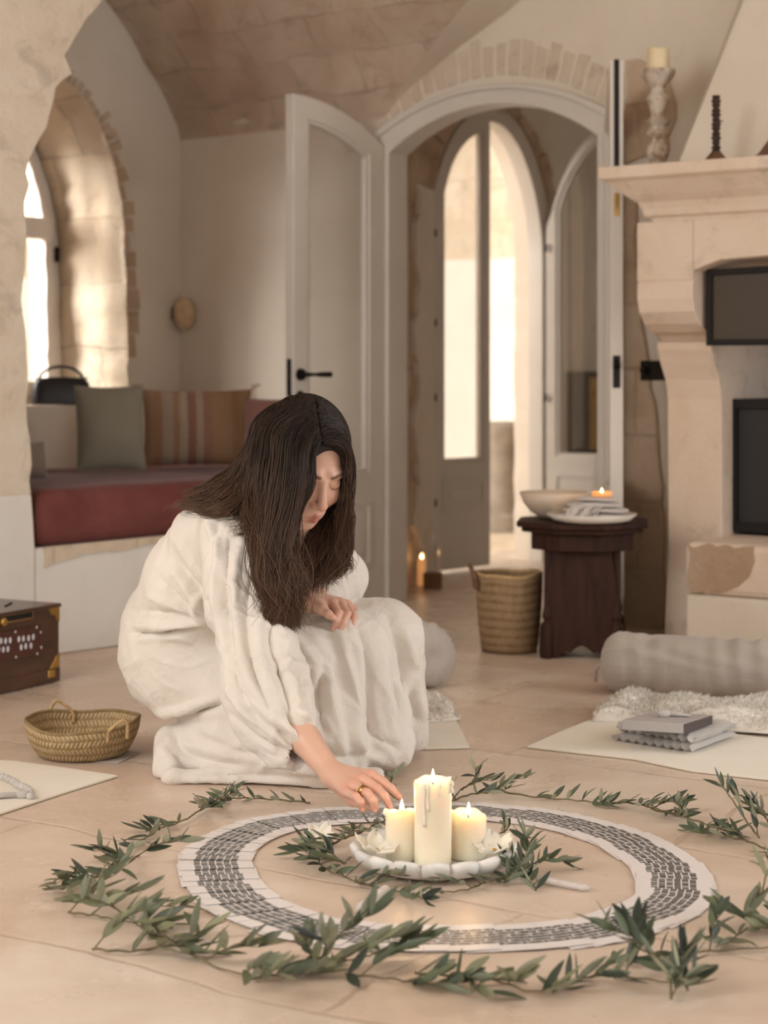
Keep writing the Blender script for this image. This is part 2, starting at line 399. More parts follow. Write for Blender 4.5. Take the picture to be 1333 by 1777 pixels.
# deep reveal of the niche
def loop_pts(scale, dep, jit=0):
    c = (apex[0], sill); o = []
    for a, z in nic:
        q = WO+VX*(c[0]+(a-c[0])*scale)+WN*dep; q[2] = sill+(z-sill)*(1-(1-scale)*.6); o.append(q)
    return o
mb = MB(); V = []; uv = []; L = len(nic); nd = 14
for k in range(nd+1):
    lp = loop_pts(1-.10*k/nd, .385*k/nd); arc = 0
    for i, q in enumerate(lp):
        if i: arc += np.linalg.norm(lp[i]-lp[i-1])
        if 0 < k < nd: q = q+VX*.006*nz(q, 7, 2)
        V.append(q); uv.append((.4*k/nd, arc))
mb.add(V, [(k*L+i, k*L+(i+1) % L, (k+1)*L+(i+1) % L, (k+1)*L+i) for k in range(nd) for i in range(L)], uv)
put('wall_left', mb, STONE_L, kind='structure', smooth=True, loc=WO)
mb = MB()                                                        # outer leaf of the wall around the window
lp = [(apex[0]+(a-apex[0])*.9, sill+(z-sill)*.94) for a, z in nic]
win_o = [(apex[0]+(a-apex[0])*.80, sill+.03+(z-sill)*.86) for a, z in nic]
mb.slab([(-4, 0), (0, 0), (0, 3.0), (-4, 3.0)], [win_o], WO+WN*.385, VX, WN, .08); put('wall_left', mb, STONE_L, kind='structure', loc=WO)
# worn stone border round the niche
mb = MB(); rr = random.Random(9); pth = [p for p in spline(nr, 26)]
for i in range(2, 24):
    a = np.array(pth[i]); b = np.array(pth[i+1]); T = b-a; T /= np.linalg.norm(T); Nn = np.array([T[1], -T[0]]); w = rr.uniform(.02, .075)
    if Nn[0] < 0: Nn = -Nn
    q = [tuple(a+T*.004), tuple(a+Nn*w+T*rr.uniform(0, .01)), tuple(b+Nn*w*rr.uniform(.8, 1.1)-T*.004), tuple(b-T*.002)]
    mb.slab(ragged(q, .004, .03, i), [], WO-WN*(.004), VX, WN, .015)
put('trim_3', mb, STONE_J, kind='structure', bevel=.003)
# window: frame, sash with transom, pane
wo = [(apex[0]+(a-apex[0])*.90, sill+(z-sill)*.93) for a, z in nic]
wi = [(apex[0]+(a-apex[0])*.66, sill+.09+(z-sill)*.80) for a, z in nic]
wm = [(apex[0]+(a-apex[0])*.78, sill+.03+(z-sill)*.86) for a, z in nic]
def smooth_loop(l): return [tuple(p) for p in spline(l, 60)]
wo, wi, wm = map(smooth_loop, (wo, wi, wm)); fo = WO+WN*.33
win = put('window_1', MB().slab(wo, [wm], fo, VX, WN, .05), PAINT_W, kind='structure', loc=fo, bevel=.004)
mb = MB(); mb.slab(wm, [wi], fo-WN*.012, VX, WN, .04)
zt = W2([(75, 382)])[0][1]; hw = abs(wi[0][0]-apex[0])
mb.box(fo+VX*apex[0]+ZX*zt-WN*.0, (hw*2.1, .055, .085), [VX, WN, ZX])
mb.box(fo+VX*apex[0]+ZX*(sill+.5)-WN*.0, (.08, .055, 1.05), [VX, WN, ZX])
put('window_sash', mb, PAINT_W, parent=win, bevel=.004)
put('window_pane', MB().slab(wi, [], fo+WN*.01, VX, WN, .004), PANE, parent=win)
mb = MB(); 
for zz in (W2([(103, 430)])[0][1],): mb.box(fo+VX*(apex[0]+abs(wm[0][0]-apex[0]))+ZX*zz-WN*.02, (.012, .015, .06), [VX, WN, ZX])
put('hinge', mb, IRON, parent=win)

STONE_P = m_stone('smooth_pier_limestone', (203, 184, 162), (217, 201, 181), (227, 214, 197), blocks=False, pit=.35)
# ------------------------------------------------------------------ front pier and plastered bench below the cushion
an = math.radians(47); BX = np.array([math.cos(an), math.sin(an), 0]); BN = np.array([-BX[1], BX[0], 0]); PO = np.array([-.975, 5.73, 0.])
def B2(pts): return plane2(pts, PO, BX, BN)
edge = B2([(60, 952), (57, 900), (54, 858), (52, 760), (46, 700), (47, 620), (40, 545), (37, 520), (44, 440), (43, 350), (52, 320), (46, 300), (58, 262), (70, 238), (86, 200), (97, 152), (108, 139), (126, 128), (112, 96), (140, 50), (178, 0), (192, -25)])
zb = edge[0][1]; zc = edge[2][1]
st = [(-3, zc), edge[2]]+edge[3:]+[(edge[-1][0], 3.0), (-3, 3.0)]
mb = MB(); mb.slab(ragged(st, .006, .035, 4, keep=(0, len(st)-1, len(st)-2, len(st)-3)), [], PO, BX, BN, .24)
put('wall_front_left', mb, STONE_P, kind='structure', loc=PO, bevel=.008)
pl = [(-3, 0), (edge[0][0]+.0, 0), (edge[0][0], zb), (edge[1][0], edge[1][1]), (edge[2][0], zc), (-3, zc)]
put('wall_front_left', MB().slab(pl, [], PO-BN*.004, BX, BN, .24), PLASTER_W, kind='structure', loc=PO, bevel=.006)
ben = put('wall_bench', MB().slab([(edge[0][0], 0), (.93, 0), (.93, zb), (edge[0][0], zb)], [], PO, BX, BN, 1.3), PLASTER_W, kind='structure', loc=PO, bevel=.012)
rag = B2([(75, 950), (300, 928), (292, 937), (230, 951), (170, 960), (130, 967), (90, 978), (76, 985), (78, 966)])
put('trim_4', MB().slab(ragged(rag, .006, .03, 8, keep=(0,)), [], PO-BN*.006, BX, BN, .02), STONE_L, kind='structure')

# ------------------------------------------------------------------ vestibule behind the doorway
J0 = np.array([.0, 7.02, 0.]); J1 = np.array([.195, 7.93, 0.])
mb = MB(); n1, n2 = 16, 30; V = []; uv = []
for i in range(n1+1):
    for j in range(n2+1):
        q = J0+(J1-J0)*i/n1; q = q+ZX*2.2*j/n2; q = q+np.array([.9, -.2, 0])*.008*nz(q, 5, 4)*(i > 0); V.append(q); uv.append((i/n1*.93, 2.2*j/n2))
mb.add(V, [(i*(n2+1)+j, i*(n2+1)+j+1, (i+1)*(n2+1)+j+1, (i+1)*(n2+1)+j) for i in range(n1) for j in range(n2)], uv)
put('wall_vestibule_left', mb, STONE_J, kind='structure', smooth=True)
# plaster strip on that reveal, towards the inner door
def JP(f, z, off=.018): q = J0+(J1-J0)*f; return q+np.array([.978, -.21, 0])*off+ZX*z
rr = random.Random(5); V = []; nn = 40; Fc = []
for j in range(nn+1):
    z = 1.6*j/nn; a = .60+.05*math.sin(j*.7)+rr.uniform(-.03, .03); V += [JP(a, z), JP(1.0, z), JP(a, z, -.02)]
for j in range(nn): Fc += [(3*j, 3*j+1, 3*j+4, 3*j+3), (3*j, 3*j+3, 3*j+5, 3*j+2)]
put('trim_5', MB().add(V, Fc), PLASTER, kind='structure')
# inner wall with the pointed doorway
IO = np.array([.2, 7.93, 0.]); IX = np.array([.682, .7314, 0.]); IN = np.array([-.7314, .682, 0.])       # IN outwards
IW, IZS, IZA = .76, 1.41, 1.955
def iarch(x, w=IW, zs=IZS, za=IZA):
    k = abs(x/w-.5)*2; return zs+(za-zs)*(1-k**2.1)**.62 if k < 1 else zs
def iloop(o=0.0, n=36): return [(-o, 0)]+[(-o+(IW+2*o)*(.5-.5*math.cos(math.pi*i/n)), iarch(IW*(.5-.5*math.cos(math.pi*i/n)))+o) for i in range(n+1)]+[(IW+o, 0)]
lo = iloop(.03)
out = [(-.6, 0)]+ragged(lo, .006, .05, 2, closed=False)+[(1.3, 0), (1.3, 2.6), (-.6, 2.6)]
put('wall_inner', MB().slab(out, [], IO, IX, IN, .2), PLASTER, kind='structure', loc=IO)
# stones round the pointed doorway
mb = MB(); rr = random.Random(12); bl = iloop(.045, 30)
for i in range(1, len(bl)-2):
    a = np.array(bl[i]); b = np.array(bl[i+1]); T = b-a; l = np.linalg.norm(T)
    if l < .01: continue
    T /= l; Nn = np.array([-T[1], T[0]]); w = (.12+rr.uniform(0, .05)) if a[0] < IW*.5 else .035+rr.uniform(0, .03)
    mb.slab(ragged([tuple(a), tuple(a+Nn*w), tuple(b+Nn*w), tuple(b)], .004, .05, i), [], IO-IN*(.012+rr.uniform(0, .01)), IX, IN, .03)
mb.slab(ragged([(-.3, 1.35), (-.03, 1.35), (-.02, 1.5), (.05, 1.75), (.2, 1.98), (.4, 2.08), (.4, 2.5), (-.3, 2.5)], .006, .05, 77), [], IO-IN*.008, IX, IN, .02)
put('trim_6', mb, STONE_J, kind='structure', bevel=.004)
q = IO+IX*1.3
mb = MB(); mb.slab([(-.3, 0), (2.2, 0), (2.2, 2.6), (-.3, 2.6)], [], q, UX, VX, .1); put('wall_vestibule_far', mb, PLASTER, kind='structure')
mb = MB(); mb.box((1.1, 8.15, 2.55), (3.4, 1.1, .1), [UX, VX, ZX]); put('ceiling', mb, PLASTER, kind='structure')
mb = MB(); mb.slab([(0, 0), (1.5, 0), (1.5, 2.6), (0, 2.6)], [], BO+UX*1.25+VX*.1, VX, UX, .08); put('wall_vestibule_right', mb, PLASTER, kind='structure')
# exposed stone beside the doorway, right
sb = plane2([(1072, 320), (1102, 350), (1104, 470), (1112, 560), (1125, 640), (1140, 760), (1150, 900), (1150, 1112), (1072, 1090)], BO-VX*.02, UX, VX)
sb = [(max(a, DW+.055), max(0, z)) for a, z in sb]
put('trim_7', MB().slab(ragged(sb, .008, .05, 3, keep=(7,)), [], BO-VX*.02, UX, VX, .03), STONE_J, kind='structure', bevel=.006)
sb = plane2([(1085, 105), (1150, 108), (1172, 180), (1160, 262), (1082, 285)], BO-VX*.012, UX, VX)
put('trim_8', MB().slab(ragged(sb, .012, .04, 13), [], BO-VX*.012, UX, VX, .02), STONE_J, kind='structure', bevel=.004)

# ------------------------------------------------------------------ courtyard beyond the door
mb = MB(); mb.slab([(-4, -.1), (5, -.1), (5, 1.52), (-4, 1.52)], [], (0.5, 11.5, 0), UX, VX, .3); put('wall_courtyard', mb, PLASTER_W, kind='structure')
mb = MB(); mb.slab([(-4, 1.52), (5, 1.52), (5, 4.5), (-4, 4.5)], [], (0.5, 11.5, 0), UX, VX, .3); put('wall_courtyard', mb, STONE_L, kind='structure')
mb = MB(); mb.add([(-5, 9, -.002), (6, 9, -.002), (6, 14, -.002), (-5, 14, -.002)], [(0, 1, 2, 3)]); put('floor', mb, STONE_L, kind='structure')

mb = MB(); mb.box((0, 3.9, 3.05), (14, 11.0, .1)); put('sun_block_slab', mb, PLASTER, kind='structure')  # unseen slab added overhead to keep the sun out of the room

# ------------------------------------------------------------------ door leaves
def arc_box(loop_o, loop_i): return loop_o, [loop_i]
def leaf(name, O, U, N, w, top, mat, glass_z, panel, stile=.07, th=.04, label=None, arched=None):
    """top(x) gives the upper edge over x in 0..w; glass from glass_z to top-stile; lower panel moulding (z0, z1)"""
    n = 16
    outl = [(0, .012)]+[(w, .012)]+[(w*(1-i/n), top(w*(1-i/n))) for i in range(n+1)]
    gi = [(stile, glass_z), (w-stile, glass_z)]+[((w-stile)+(2*stile-w)*i/n, top((w-stile)+(2*stile-w)*i/n)-stile*1.05) for i in range(n+1)]
    g2 = [(stile+.014, glass_z+.014), (w-stile-.014, glass_z+.014)]+[((w-stile-.014)+(2*stile+.028-w)*i/n, top((w-stile)+(2*stile-w)*i/n)-stile*1.05-.014) for i in range(n+1)]
    d = put(name, MB().slab(outl, [gi], O, U, N, th), mat, kind='structure', loc=O, bevel=.003)
    if label: d['label'] = label
    put('glazing_bead', MB().slab(gi, [g2], O+N*.008, U, N, th-.016), mat, parent=d)
    put('door_pane', MB().slab(gi, [], O+N*th*.45, U, N, .004), PANE_D, parent=d)
    z0, z1 = panel
    mb = MB()
    for off in (-.006, th-.004):
        mb.slab([(stile-.01, z0), (w-stile+.01, z0), (w-stile+.01, z1), (stile-.01, z1)], [[(stile+.012, z0+.022), (w-stile-.012, z0+.022), (w-stile-.012, z1-.022), (stile+.012, z1-.022)]], O+N*off, U, N, .01)
    put('panel_moulding', mb, mat, parent=d, bevel=.003)
    mb = MB().slab([(stile+.03, z0+.045), (w-stile-.03, z0+.045), (w-stile-.03, z1-.045), (stile+.03, z1-.045)], [], O-N*.004, U, N, th+.008)
    put('panel', mb, mat, parent=d, bevel=.004)
    return d
HW = DW/2
# left leaf, swung back into the room
A = np.array([-.002, 6.97, 0.]); B = P(513, 640, 6.62); B[2] = 0; LU = (B-A)/np.linalg.norm(B-A); LN = np.array([LU[1], -LU[0], 0.])
if LN[1] < 0: LN = -LN
zg = P(600, 822, 6.8)[2]
d1 = leaf('door_1', A, LU, LN, HW, lambda x: arch_z(min(x, HW))-.004, PAINT, zg, (.14, zg-.10), .075)
def lever(d, X, U, N, z, sgn=1, L=.11, rose2=True):
    q = X+ZX*z; mb = MB(); mb.tube([q, q-N*.012], [.022, .020], 20); mb.tube([q-N*.01, q-N*.045], [.009, .008], 12)
    s = q-N*.045; mb.tube([s, s+U*.03*sgn, s+U*.055*sgn, s+U*(L)*sgn], [.008, .0055, .009, .010], 12)
    put('door_handle', mb, IRON, parent=d, autosm=.7)
    mb = MB(); mb.tube([q-ZX*.075, q-ZX*.075-N*.008], [.019, .017], 20); mb.ell(q-ZX*.075-N*.008, (.006, .003, .010)); put('keyhole_rose', mb, IRON, parent=d)
lever(d1, A+LU*(HW-.032), -LU, LN, P(536, 650, 6.65)[2])
mb = MB(); e = A+LU*(HW+.001)+LN*.02; mb.box(e+ZX*(P(513, 655, 6.63)[2]), (.004, .018, .13), [LU, LN, ZX]); put('lock_plate', mb, IRON, parent=d1)
# right leaf, opened wide and seen almost edge on
A2 = BO+UX*(DW-.0)-VX*.03; B2_ = P(1059, 640, 5.92); B2_[2] = 0; RU = (B2_-A2)/np.linalg.norm(B2_-A2); RN = np.array([-RU[1], RU[0], 0.])
if RN[0] < 0: RN = -RN
wR = float(np.linalg.norm(B2_-A2))
d2 = leaf('door_2', A2, RU, RN, wR, lambda x: arch_z(DW-min(x*HW/wR, HW))+.0, PAINT, zg, (.14, zg-.10), .075)
mb = MB(); e = A2+RU*(wR+.001)+RN*.02; zt = P(1067, 96, 5.92)[2]; z2 = P(1067, 700, 5.92)[2]
mb.box(e+ZX*((zt+P(1067, 300, 5.92)[2])/2-.01), (.004, .016, .36), [RU, RN, ZX]); put('edge_gap_strip', mb, IRON, parent=d2)  # dark strip added for the shade in the leaf's edge gap
mb = MB(); mb.box(e+ZX*P(1067, 355, 5.92)[2], (.006, .014, .07), [RU, RN, ZX]); put('hinge', mb, BRASS, parent=d2)
mb = MB(); mb.box(e+ZX*P(1067, 645, 5.92)[2], (.006, .022, .10), [RU, RN, ZX]); mb.tube([e+ZX*P(1067, 628, 5.92)[2], e+RU*.012+ZX*P(1067, 632, 5.92)[2]-ZX*.01], .012); put('door_latch', mb, IRON, parent=d2)

# inner pointed doorway: frame, closed left leaf, open right leaf
fo_ = iloop(.03); fi_ = [(max(.035, min(IW-.035, x)), z-.035 if 0 < i < len(fo_)-1 else 0) for i, (x, z) in enumerate(iloop(0))]
ring = iloop(.025)+iloop(-.03)[::-1]
put('trim_9', MB().slab(ring, [], IO-IN*.01, IX, IN, .08), PAINT, kind='structure', bevel=.003)
zi = P(810, 800, 8.1)[2]
d3 = leaf('door_3', IO+IX*.03+IN*.0, IX, IN, IW/2-.03, lambda x: iarch(min(x+.03, IW/2))-.02, PAINT, zi, (.26, zi-.07), .045, label=None)
mb = MB()
for py in (405, 560, 690, 873): mb.box(P(752, py, 7.93)-IN*.012, (.008, .008, .030), [IX, IN, ZX])
put('hinge', mb, IRON, parent=d3)
A4 = IO+IX*(IW-.02)-IN*.02; B4 = P(1078, 640, 8.26); B4[2] = 0; QU = (B4-A4)/np.linalg.norm(B4-A4); QN = np.array([-QU[1], QU[0], 0.])
if QN[1] < 0: QN = -QN
w4 = float(np.linalg.norm(B4-A4))
d4 = leaf('door_4', A4, QU, QN, w4, lambda x: iarch(IW/2*(1-min(x/w4, 1))*.96+.0)-.02 if False else iarch(max(.012, min(x/w4, 1)*IW/2))-.02, PAINT, P(1010, 792, 8.4)[2], (.26, P(1010, 792, 8.4)[2]-.07), .05)
mb = MB()
for py in (430, 690): mb.box(P(947, py, 8.44)+0*IN, (.008, .010, .034), [IX, IN, ZX])
put('hinge', mb, IRON, parent=d4)

# ------------------------------------------------------------------ fireplace
def FP(off): return BO-VX*off
OF = .56
Mleft = hit(1105, 400, FP(OF), VX); tL = float(np.dot(Mleft-BO, UX))
def F2(pts, off): return plane2(pts, FP(off), UX, VX)
fp = thing('fireplace', BO+UX*(tL+.5)-VX*.3, 'tall pale limestone fireplace with moulded mantel shelf and curved corbel', 'fireplace')
# mantel shelf, moulded profile swept along the front and the left end
zT = P(1040, 292, 5.7)[2]; mo = .68; mL = hit(1037, 292, FP(mo), VX); tM = float(np.dot(mL-BO, UX)); TE = tL+1.9
prof = [(0, 0), (0, -.035), (-.02, -.045), (-.035, -.06), (-.06, -.085), (-.085, -.105), (-.095, -.125), (-.10, -.145), (-.115, -.15), (-.12, -.165)]
def sweep(prof, t0, t1, off, z0):
    V = []; m = len(prof)
    for a, z in prof:
        o_ = off+a
        for t, s in ((t0-a, 0.0), (t0-a, o_), (t1, o_), (t1, 0.0)): q = BO+UX*t-VX*s; q[2] = z0+z; V.append(q)
    Fc = [(4*i+k, 4*i+k+1, 4*i+k+5, 4*i+k+4) for i in range(m-1) for k in range(3)]
    Fc += [(0, 1, 2, 3), (4*m-4, 4*m-1, 4*m-2, 4*m-3)]
    return MB().add(V, Fc)
put('mantel_shelf', sweep(prof, tM, TE, mo, zT), STONE_F, parent=fp, bevel=.004)
# breast: S-curved profile extruded, with the firebox opening between the jambs
zb0 = zT-.16; zj = P(1105, 497, 6.0)[2]; zc1 = P(1110, 592, 6.0)[2]
cor = [(OF, zb0), (OF, zj+.005), (OF-.006, zj), (OF, zj-.005), (OF, zj-.05), (OF-.012, zj-.09), (OF-.045, zj-.125), (OF-.09, zj-.15), (OF-.13, zc1+.015), (OF-.15, zc1), (OF-.12, zc1-.006), (OF-.12, zc1-.03), (OF-.14, zc1-.07), (OF-.17, zc1-.12), (OF-.185, zc1-.18), (OF-.19, .30), (OF-.17, .1), (OF-.165, 0)]
def jamb(t0, t1): 
    V = []; m = len(cor)
    for o_, z in cor:
        tt = t0+ (OF-o_)*.02
        for t, s in ((tt, 0), (tt, o_), (t1, o_), (t1, 0)): q = BO+UX*t-VX*s; q[2] = z; V.append(q)
    return MB().add(V, [(4*i+k, 4*i+(k+1) % 4, 4*(i+1)+(k+1) % 4, 4*(i+1)+k) for i in range(m-1) for k in range(4)]+[(0, 1, 2, 3), (4*m-1, 4*m-2, 4*m-3, 4*m-4)])
tJ = float(F2([(1202, 500)], OF)[0][0])
put('jamb', jamb(tL, tJ), STONE_F, parent=fp, bevel=.006)
zo = F2([(1215, 470)], OF)[0][1]
mb = MB(); V = []
mb.slab([(tJ, zo), (tJ+.03, zo+.012), (tJ+.09, zo+.03), (tJ+.3, zo+.04), (TE, zo+.04), (TE, zb0+.02), (tJ, zb0+.02)], [], FP(OF), UX, VX, .5)
put('lintel', mb, STONE_F, parent=fp, bevel=.005)
# firebox: back wall, dark insert with mesh screen, glazed steel hood door
DARK = m_plain('sooty_steel', (30, 26, 24), .6, .1, metal=.5)
GREYP = m_plaster('smoke_greyed_plaster', (140, 130, 120), (160, 150, 140))
mb = MB(); mb.slab([(tJ-.05, .3), (TE, .3), (TE, zb0), (tJ-.05, zb0)], [], FP(.03), UX, VX, .03)
put('firebox_back', mb, GREYP, parent=fp)
ti = F2([(1262, 692)], .30)[0]
mb = MB(); mb.slab([(ti[0], .36), (ti[0]+.9, .36), (ti[0]+.9, ti[1]), (ti[0], ti[1])], [[(ti[0]+.03, .39), (ti[0]+.87, .39), (ti[0]+.87, ti[1]-.03), (ti[0]+.03, ti[1]-.03)]], FP(.30), UX, VX, .26)
ins = put('stove_insert', mb, DARK, parent=fp, bevel=.003)
t = NT('black_mesh_screen'); v = t.coord('UV', (160, 160, 160)); ck = t.n('ShaderNodeTexChecker'); ck.inputs['Scale'].default_value = 1; t.l(v, ck.inputs['Vector'])
t.set(Base_Color=t.mix(ck.outputs['Fac'], lin((16, 14, 13)), lin((40, 34, 30))), Roughness=.6)
put('mesh_screen', MB().slab([(ti[0]+.02, .38), (ti[0]+.88, .38), (ti[0]+.88, ti[1]-.02), (ti[0]+.02, ti[1]-.02)], [], FP(.285), UX, VX, .01), t.m, parent=fp)
ho = [hit(1225, 468, FP(.50), VX), hit(1224, 600, FP(.50), VX)]
t0 = float(np.dot(ho[0]-BO, UX)); z1 = ho[0][2]; z0 = ho[1][2]
mb = MB(); mb.slab([(t0, z0), (t0+.8, z0), (t0+.8, z1+.02), (t0, z1)], [[(t0+.018, z0+.018), (t0+.78, z0+.018), (t0+.78, z1-.004), (t0+.018, z1-.018)]], FP(.50), UX, VX, .03)
put('hood_frame', mb, DARK, parent=fp, bevel=.002)
t = NT('brown_reflection_hood_glass'); t.set(Base_Color=lin((70, 58, 46)), Roughness=.25, Specular_IOR_Level=.35)  # brown reflection in the glass put into its base colour
put('hood_glass', MB().slab([(t0+.01, z0+.01), (t0+.79, z0+.01), (t0+.79, z1), (t0+.01, z1-.01)], [], FP(.49), UX, VX, .006), t.m, parent=fp)
# raised hearth
hc = hit(1187, 940, FP(.60), VX); tH = float(np.dot(hc-BO, UX)); zH = hc[2]; zm = F2([(1187, 1030)], .60)[0][1]
mb = MB(); c = BO+UX*(tH+1.0)-VX*.30; mb.box(c+ZX*(zm+zH)/2, (2.0, .60, zH-zm), [UX, VX, ZX]); put('hearth_slab', mb, STONE_F, parent=fp, bevel=.02)
bl = F2([(1192, 945), (1306, 948), (1300, 1000), (1280, 1018), (1240, 1030), (1192, 1020)], .605)
put('worn_patch', MB().slab(ragged(bl, .012, .03, 2), [], FP(.603), UX, VX, .01), m_stone('reddish_rough_stone', (188, 152, 124), (204, 174, 146), (218, 194, 170), blocks=False, pit=.9), parent=fp)
mb = MB(); mb.box(BO+UX*(tH+1.0)-VX*.298+ZX*zm/2, (1.995, .596, zm), [UX, VX, ZX]); put('hearth_base', mb, PLASTER, parent=fp, bevel=.01)
# plaster chimney hood above the mantel
h0 = float(np.dot(hit(1172, 272, FP(.42), VX)-BO, UX)); h1 = hit(1290, 0, FP(.25), VX); t1_ = float(np.dot(h1-BO, UX)); z1_ = h1[2]
kk = (3.0-zT)/(z1_-zT); V = []
for t_, s_, z_ in ((h0, .42, zT), (h0+3, .42, zT), (h0+3, 0, zT), (h0, 0, zT)): q = BO+UX*t_-VX*s_; q[2] = z_; V.append(q)
for t_, s_ in ((h0+(t1_-h0)*kk, .42-.17*kk), (h0+3, .42-.17*kk), (h0+3, 0), (h0+(t1_-h0)*kk, 0)): q = BO+UX*t_-VX*s_; q[2] = 3.0; V.append(q)
put('chimney_hood', MB().add(V, [(0, 1, 5, 4), (1, 2, 6, 5), (2, 3, 7, 6), (3, 0, 4, 7), (0, 3, 2, 1), (4, 5, 6, 7)]), PLASTER, parent=fp)
# iron tie block on the wall
k = hit(1137, 643, FP(.40), VX); mb = MB(); mb.box(k, (.035, .05, .055), [UX, VX, ZX])
mb = MB(); k = hit(1136, 643, FP(.10), VX); mb.box(k, (.04, .12, .065), [UX, VX, ZX]); mb.tube([k-VX*.06, k-VX*.085], [.014, .01])
put('iron_wall_bracket', mb, IRON, bevel=.003, label='small black iron bracket on the stone beside the fireplace', cat='bracket')

# ------------------------------------------------------------------ things on the mantel
WASH = NT('whitewashed_turned_wood'); v = WASH.coord(); WASH.set(Base_Color=WASH.ramp(WASH.noise(v, 22, 6, .7), [(.4, lin((150, 124, 100))), (.56, lin((205, 192, 176)))]), Roughness=.8); WASH.bump(WASH.noise(v, 60), .3, .003); WASH = WASH.m
WAXO = m_plain('old_ivory_wax', (228, 208, 168), .5, .04)
cs = hit(1142, 280, FP(.30), VX); dd = cs[1]; cs = BO+UX*float(np.dot(cs-BO, UX))-VX*.30+ZX*(zT+.001); px_m = F/cs[1]
zpt = lambda y: (cs[2]-0)+((proj(cs)[1]-y)/px_m)
hs = [(60, 0), (60, 12), (52, 18), (40, 26), (26, 32), (24, 42), (30, 52), (34, 66), (32, 80), (24, 90), (22, 100), (30, 108), (36, 116), (28, 124), (24, 134), (34, 142), (38, 148), (26, 156), (20, 166), (24, 180), (30, 196), (34, 206), (30, 216), (22, 222), (20, 236), (28, 246), (44, 262), (50, 272), (52, 284), (40, 284), (36, 280)]
sc = (cs[1]/F); mb = MB(); mb.lathe([(a*.58*sc, b*.655*sc) for a, b in hs], cs, 32)
ck_ = thing('candlestick', cs, 'tall turned whitewashed wooden candlestick at the left end of the mantel shelf', 'candlestick')
put('turned_stem', mb, WASH, parent=ck_, autosm=.6)
zc_ = cs[2]+.655*sc*281
mb = MB(); mb.lathe([(19.5*sc, 0), (19.8*sc, 20*sc), (19*sc, 38*sc), (17*sc, 40*sc), (8*sc, 37*sc), (0, 36*sc)], (cs[0], cs[1], zc_), 24, fn=lambda r_, z, q, i: (r_, z+(.003*math.sin(q*2+1) if i in (2, 3) else 0)))
pc = thing('pillar_candle', (cs[0], cs[1], zc_), 'unlit ivory candle stub standing on the whitewashed candlestick', 'candle'); put('wax', mb, WAXO, parent=pc, autosm=.7)
put('wick', MB().tube([(cs[0], cs[1], zc_+36*sc), (cs[0]+.001, cs[1], zc_+42*sc)], .0008, 6), IRON, parent=pc)
g = hit(1243, 268, FP(.55), VX); g = BO+UX*float(np.dot(g-BO, UX))-VX*.55+ZX*(zT+.001); s2 = g[1]/F
mb = MB(); nn = 60; mb.lathe([(24*s2, 0), (22*s2, 4*s2), (14*s2, 14*s2), (9*s2, 20*s2), (0, 22*s2)], g, 6)
tw = [(7*s2+1.2*s2*math.sin(i*1.3), (18+100*i/nn)*s2) for i in range(nn+1)]
WOODD = m_plain('dark_carved_wood', (52, 36, 28), .55, .2, 30)
o = thing('carved_stand', g, 'slim black twisted spindle on a brown cone foot, standing on the mantel', 'ornament')
put('foot', mb, m_plain('brown_wood_foot', (96, 64, 44), .6, .1), parent=o); mb = MB(); mb.lathe(tw, g, 12, fn=lambda r_, z, q, i: (r_*(1+.12*math.sin(2*q+i*.5)), z)); mb.tube([g+ZX*72*s2, g+ZX*73*s2+UX*13*s2], [2*s2, 1*s2], 6)
put('spindle', mb, WOODD, parent=o)
g = hit(1318, 262, FP(.55), VX); g = BO+UX*float(np.dot(g-BO, UX))-VX*.55+ZX*(zT+.001)
mb = MB(); mb.slab([(0, 0), (.10, 0), (.16, .12), (.15, .18), (.10, .14), (.06, .07), (.02, .022), (0, .012)], [], g-UX*.025, UX, VX, .035)
put('driftwood_carving', mb, m_plain('reddish_brown_wood', (104, 64, 42), .6, .12, 14), bevel=.006, label='reddish brown curved wooden carving on the mantel at the right edge', cat='ornament')

# ------------------------------------------------------------------ shell sconce on the wall
q = hit(330, 545, BO, VX); mb = MB(); 
SHELL = m_plain('pale_woven_shell', (206, 178, 142), .8, .08, 30, bump=.5, bs=60)
mb.ell(q-VX*.035, (.045, .04, .066), [UX, VX, ZX], 24, 16)
o = thing('wall_sconce', q, 'small round cream sconce on the plaster wall above the cushions', 'wall lamp'); put('shade', mb, SHELL, parent=o, smooth=True)
mb = MB(); mb.tube([q-VX*.04-UX*.036+ZX*.002, q-VX*.055-UX*.046+ZX*.002], [.018, .022], 16); put('socket', mb, m_plain('dark_bronze', (86, 66, 44), .5, .1), parent=o)

# ------------------------------------------------------------------ bench cushion, pillows, bag
def m_velvet(name, c, c2): 
    t = NT(name); v = t.coord(); t.set(Base_Color=t.ramp(t.noise(v, 5, 6, .65, .4), [(.3, lin(c)), (.7, lin(c2))]), Roughness=.85, Sheen_Weight=.12, Sheen_Roughness=.4, Specular_IOR_Level=.15); t.bump(t.noise(v, 18, 5), .2, .006); return t.m
VELV = m_velvet('terracotta_velvet', (100, 54, 49), (122, 72, 66))
bz = zb+.002; ztop = bz+.165
cpx = [(edge[0][0]+.02, 0), (1.3, 0)]
C0 = PO+BX*(edge[0][0]+.012)+BN*.01; wA = np.array([.6, .8, 0.])
def cush(u, v):                                                 # top sheet of the L bench: u along the front, v back
    return C0+BX*u*1.25+(BN*.0+np.array([-.60, .80, 0])*v*.0)
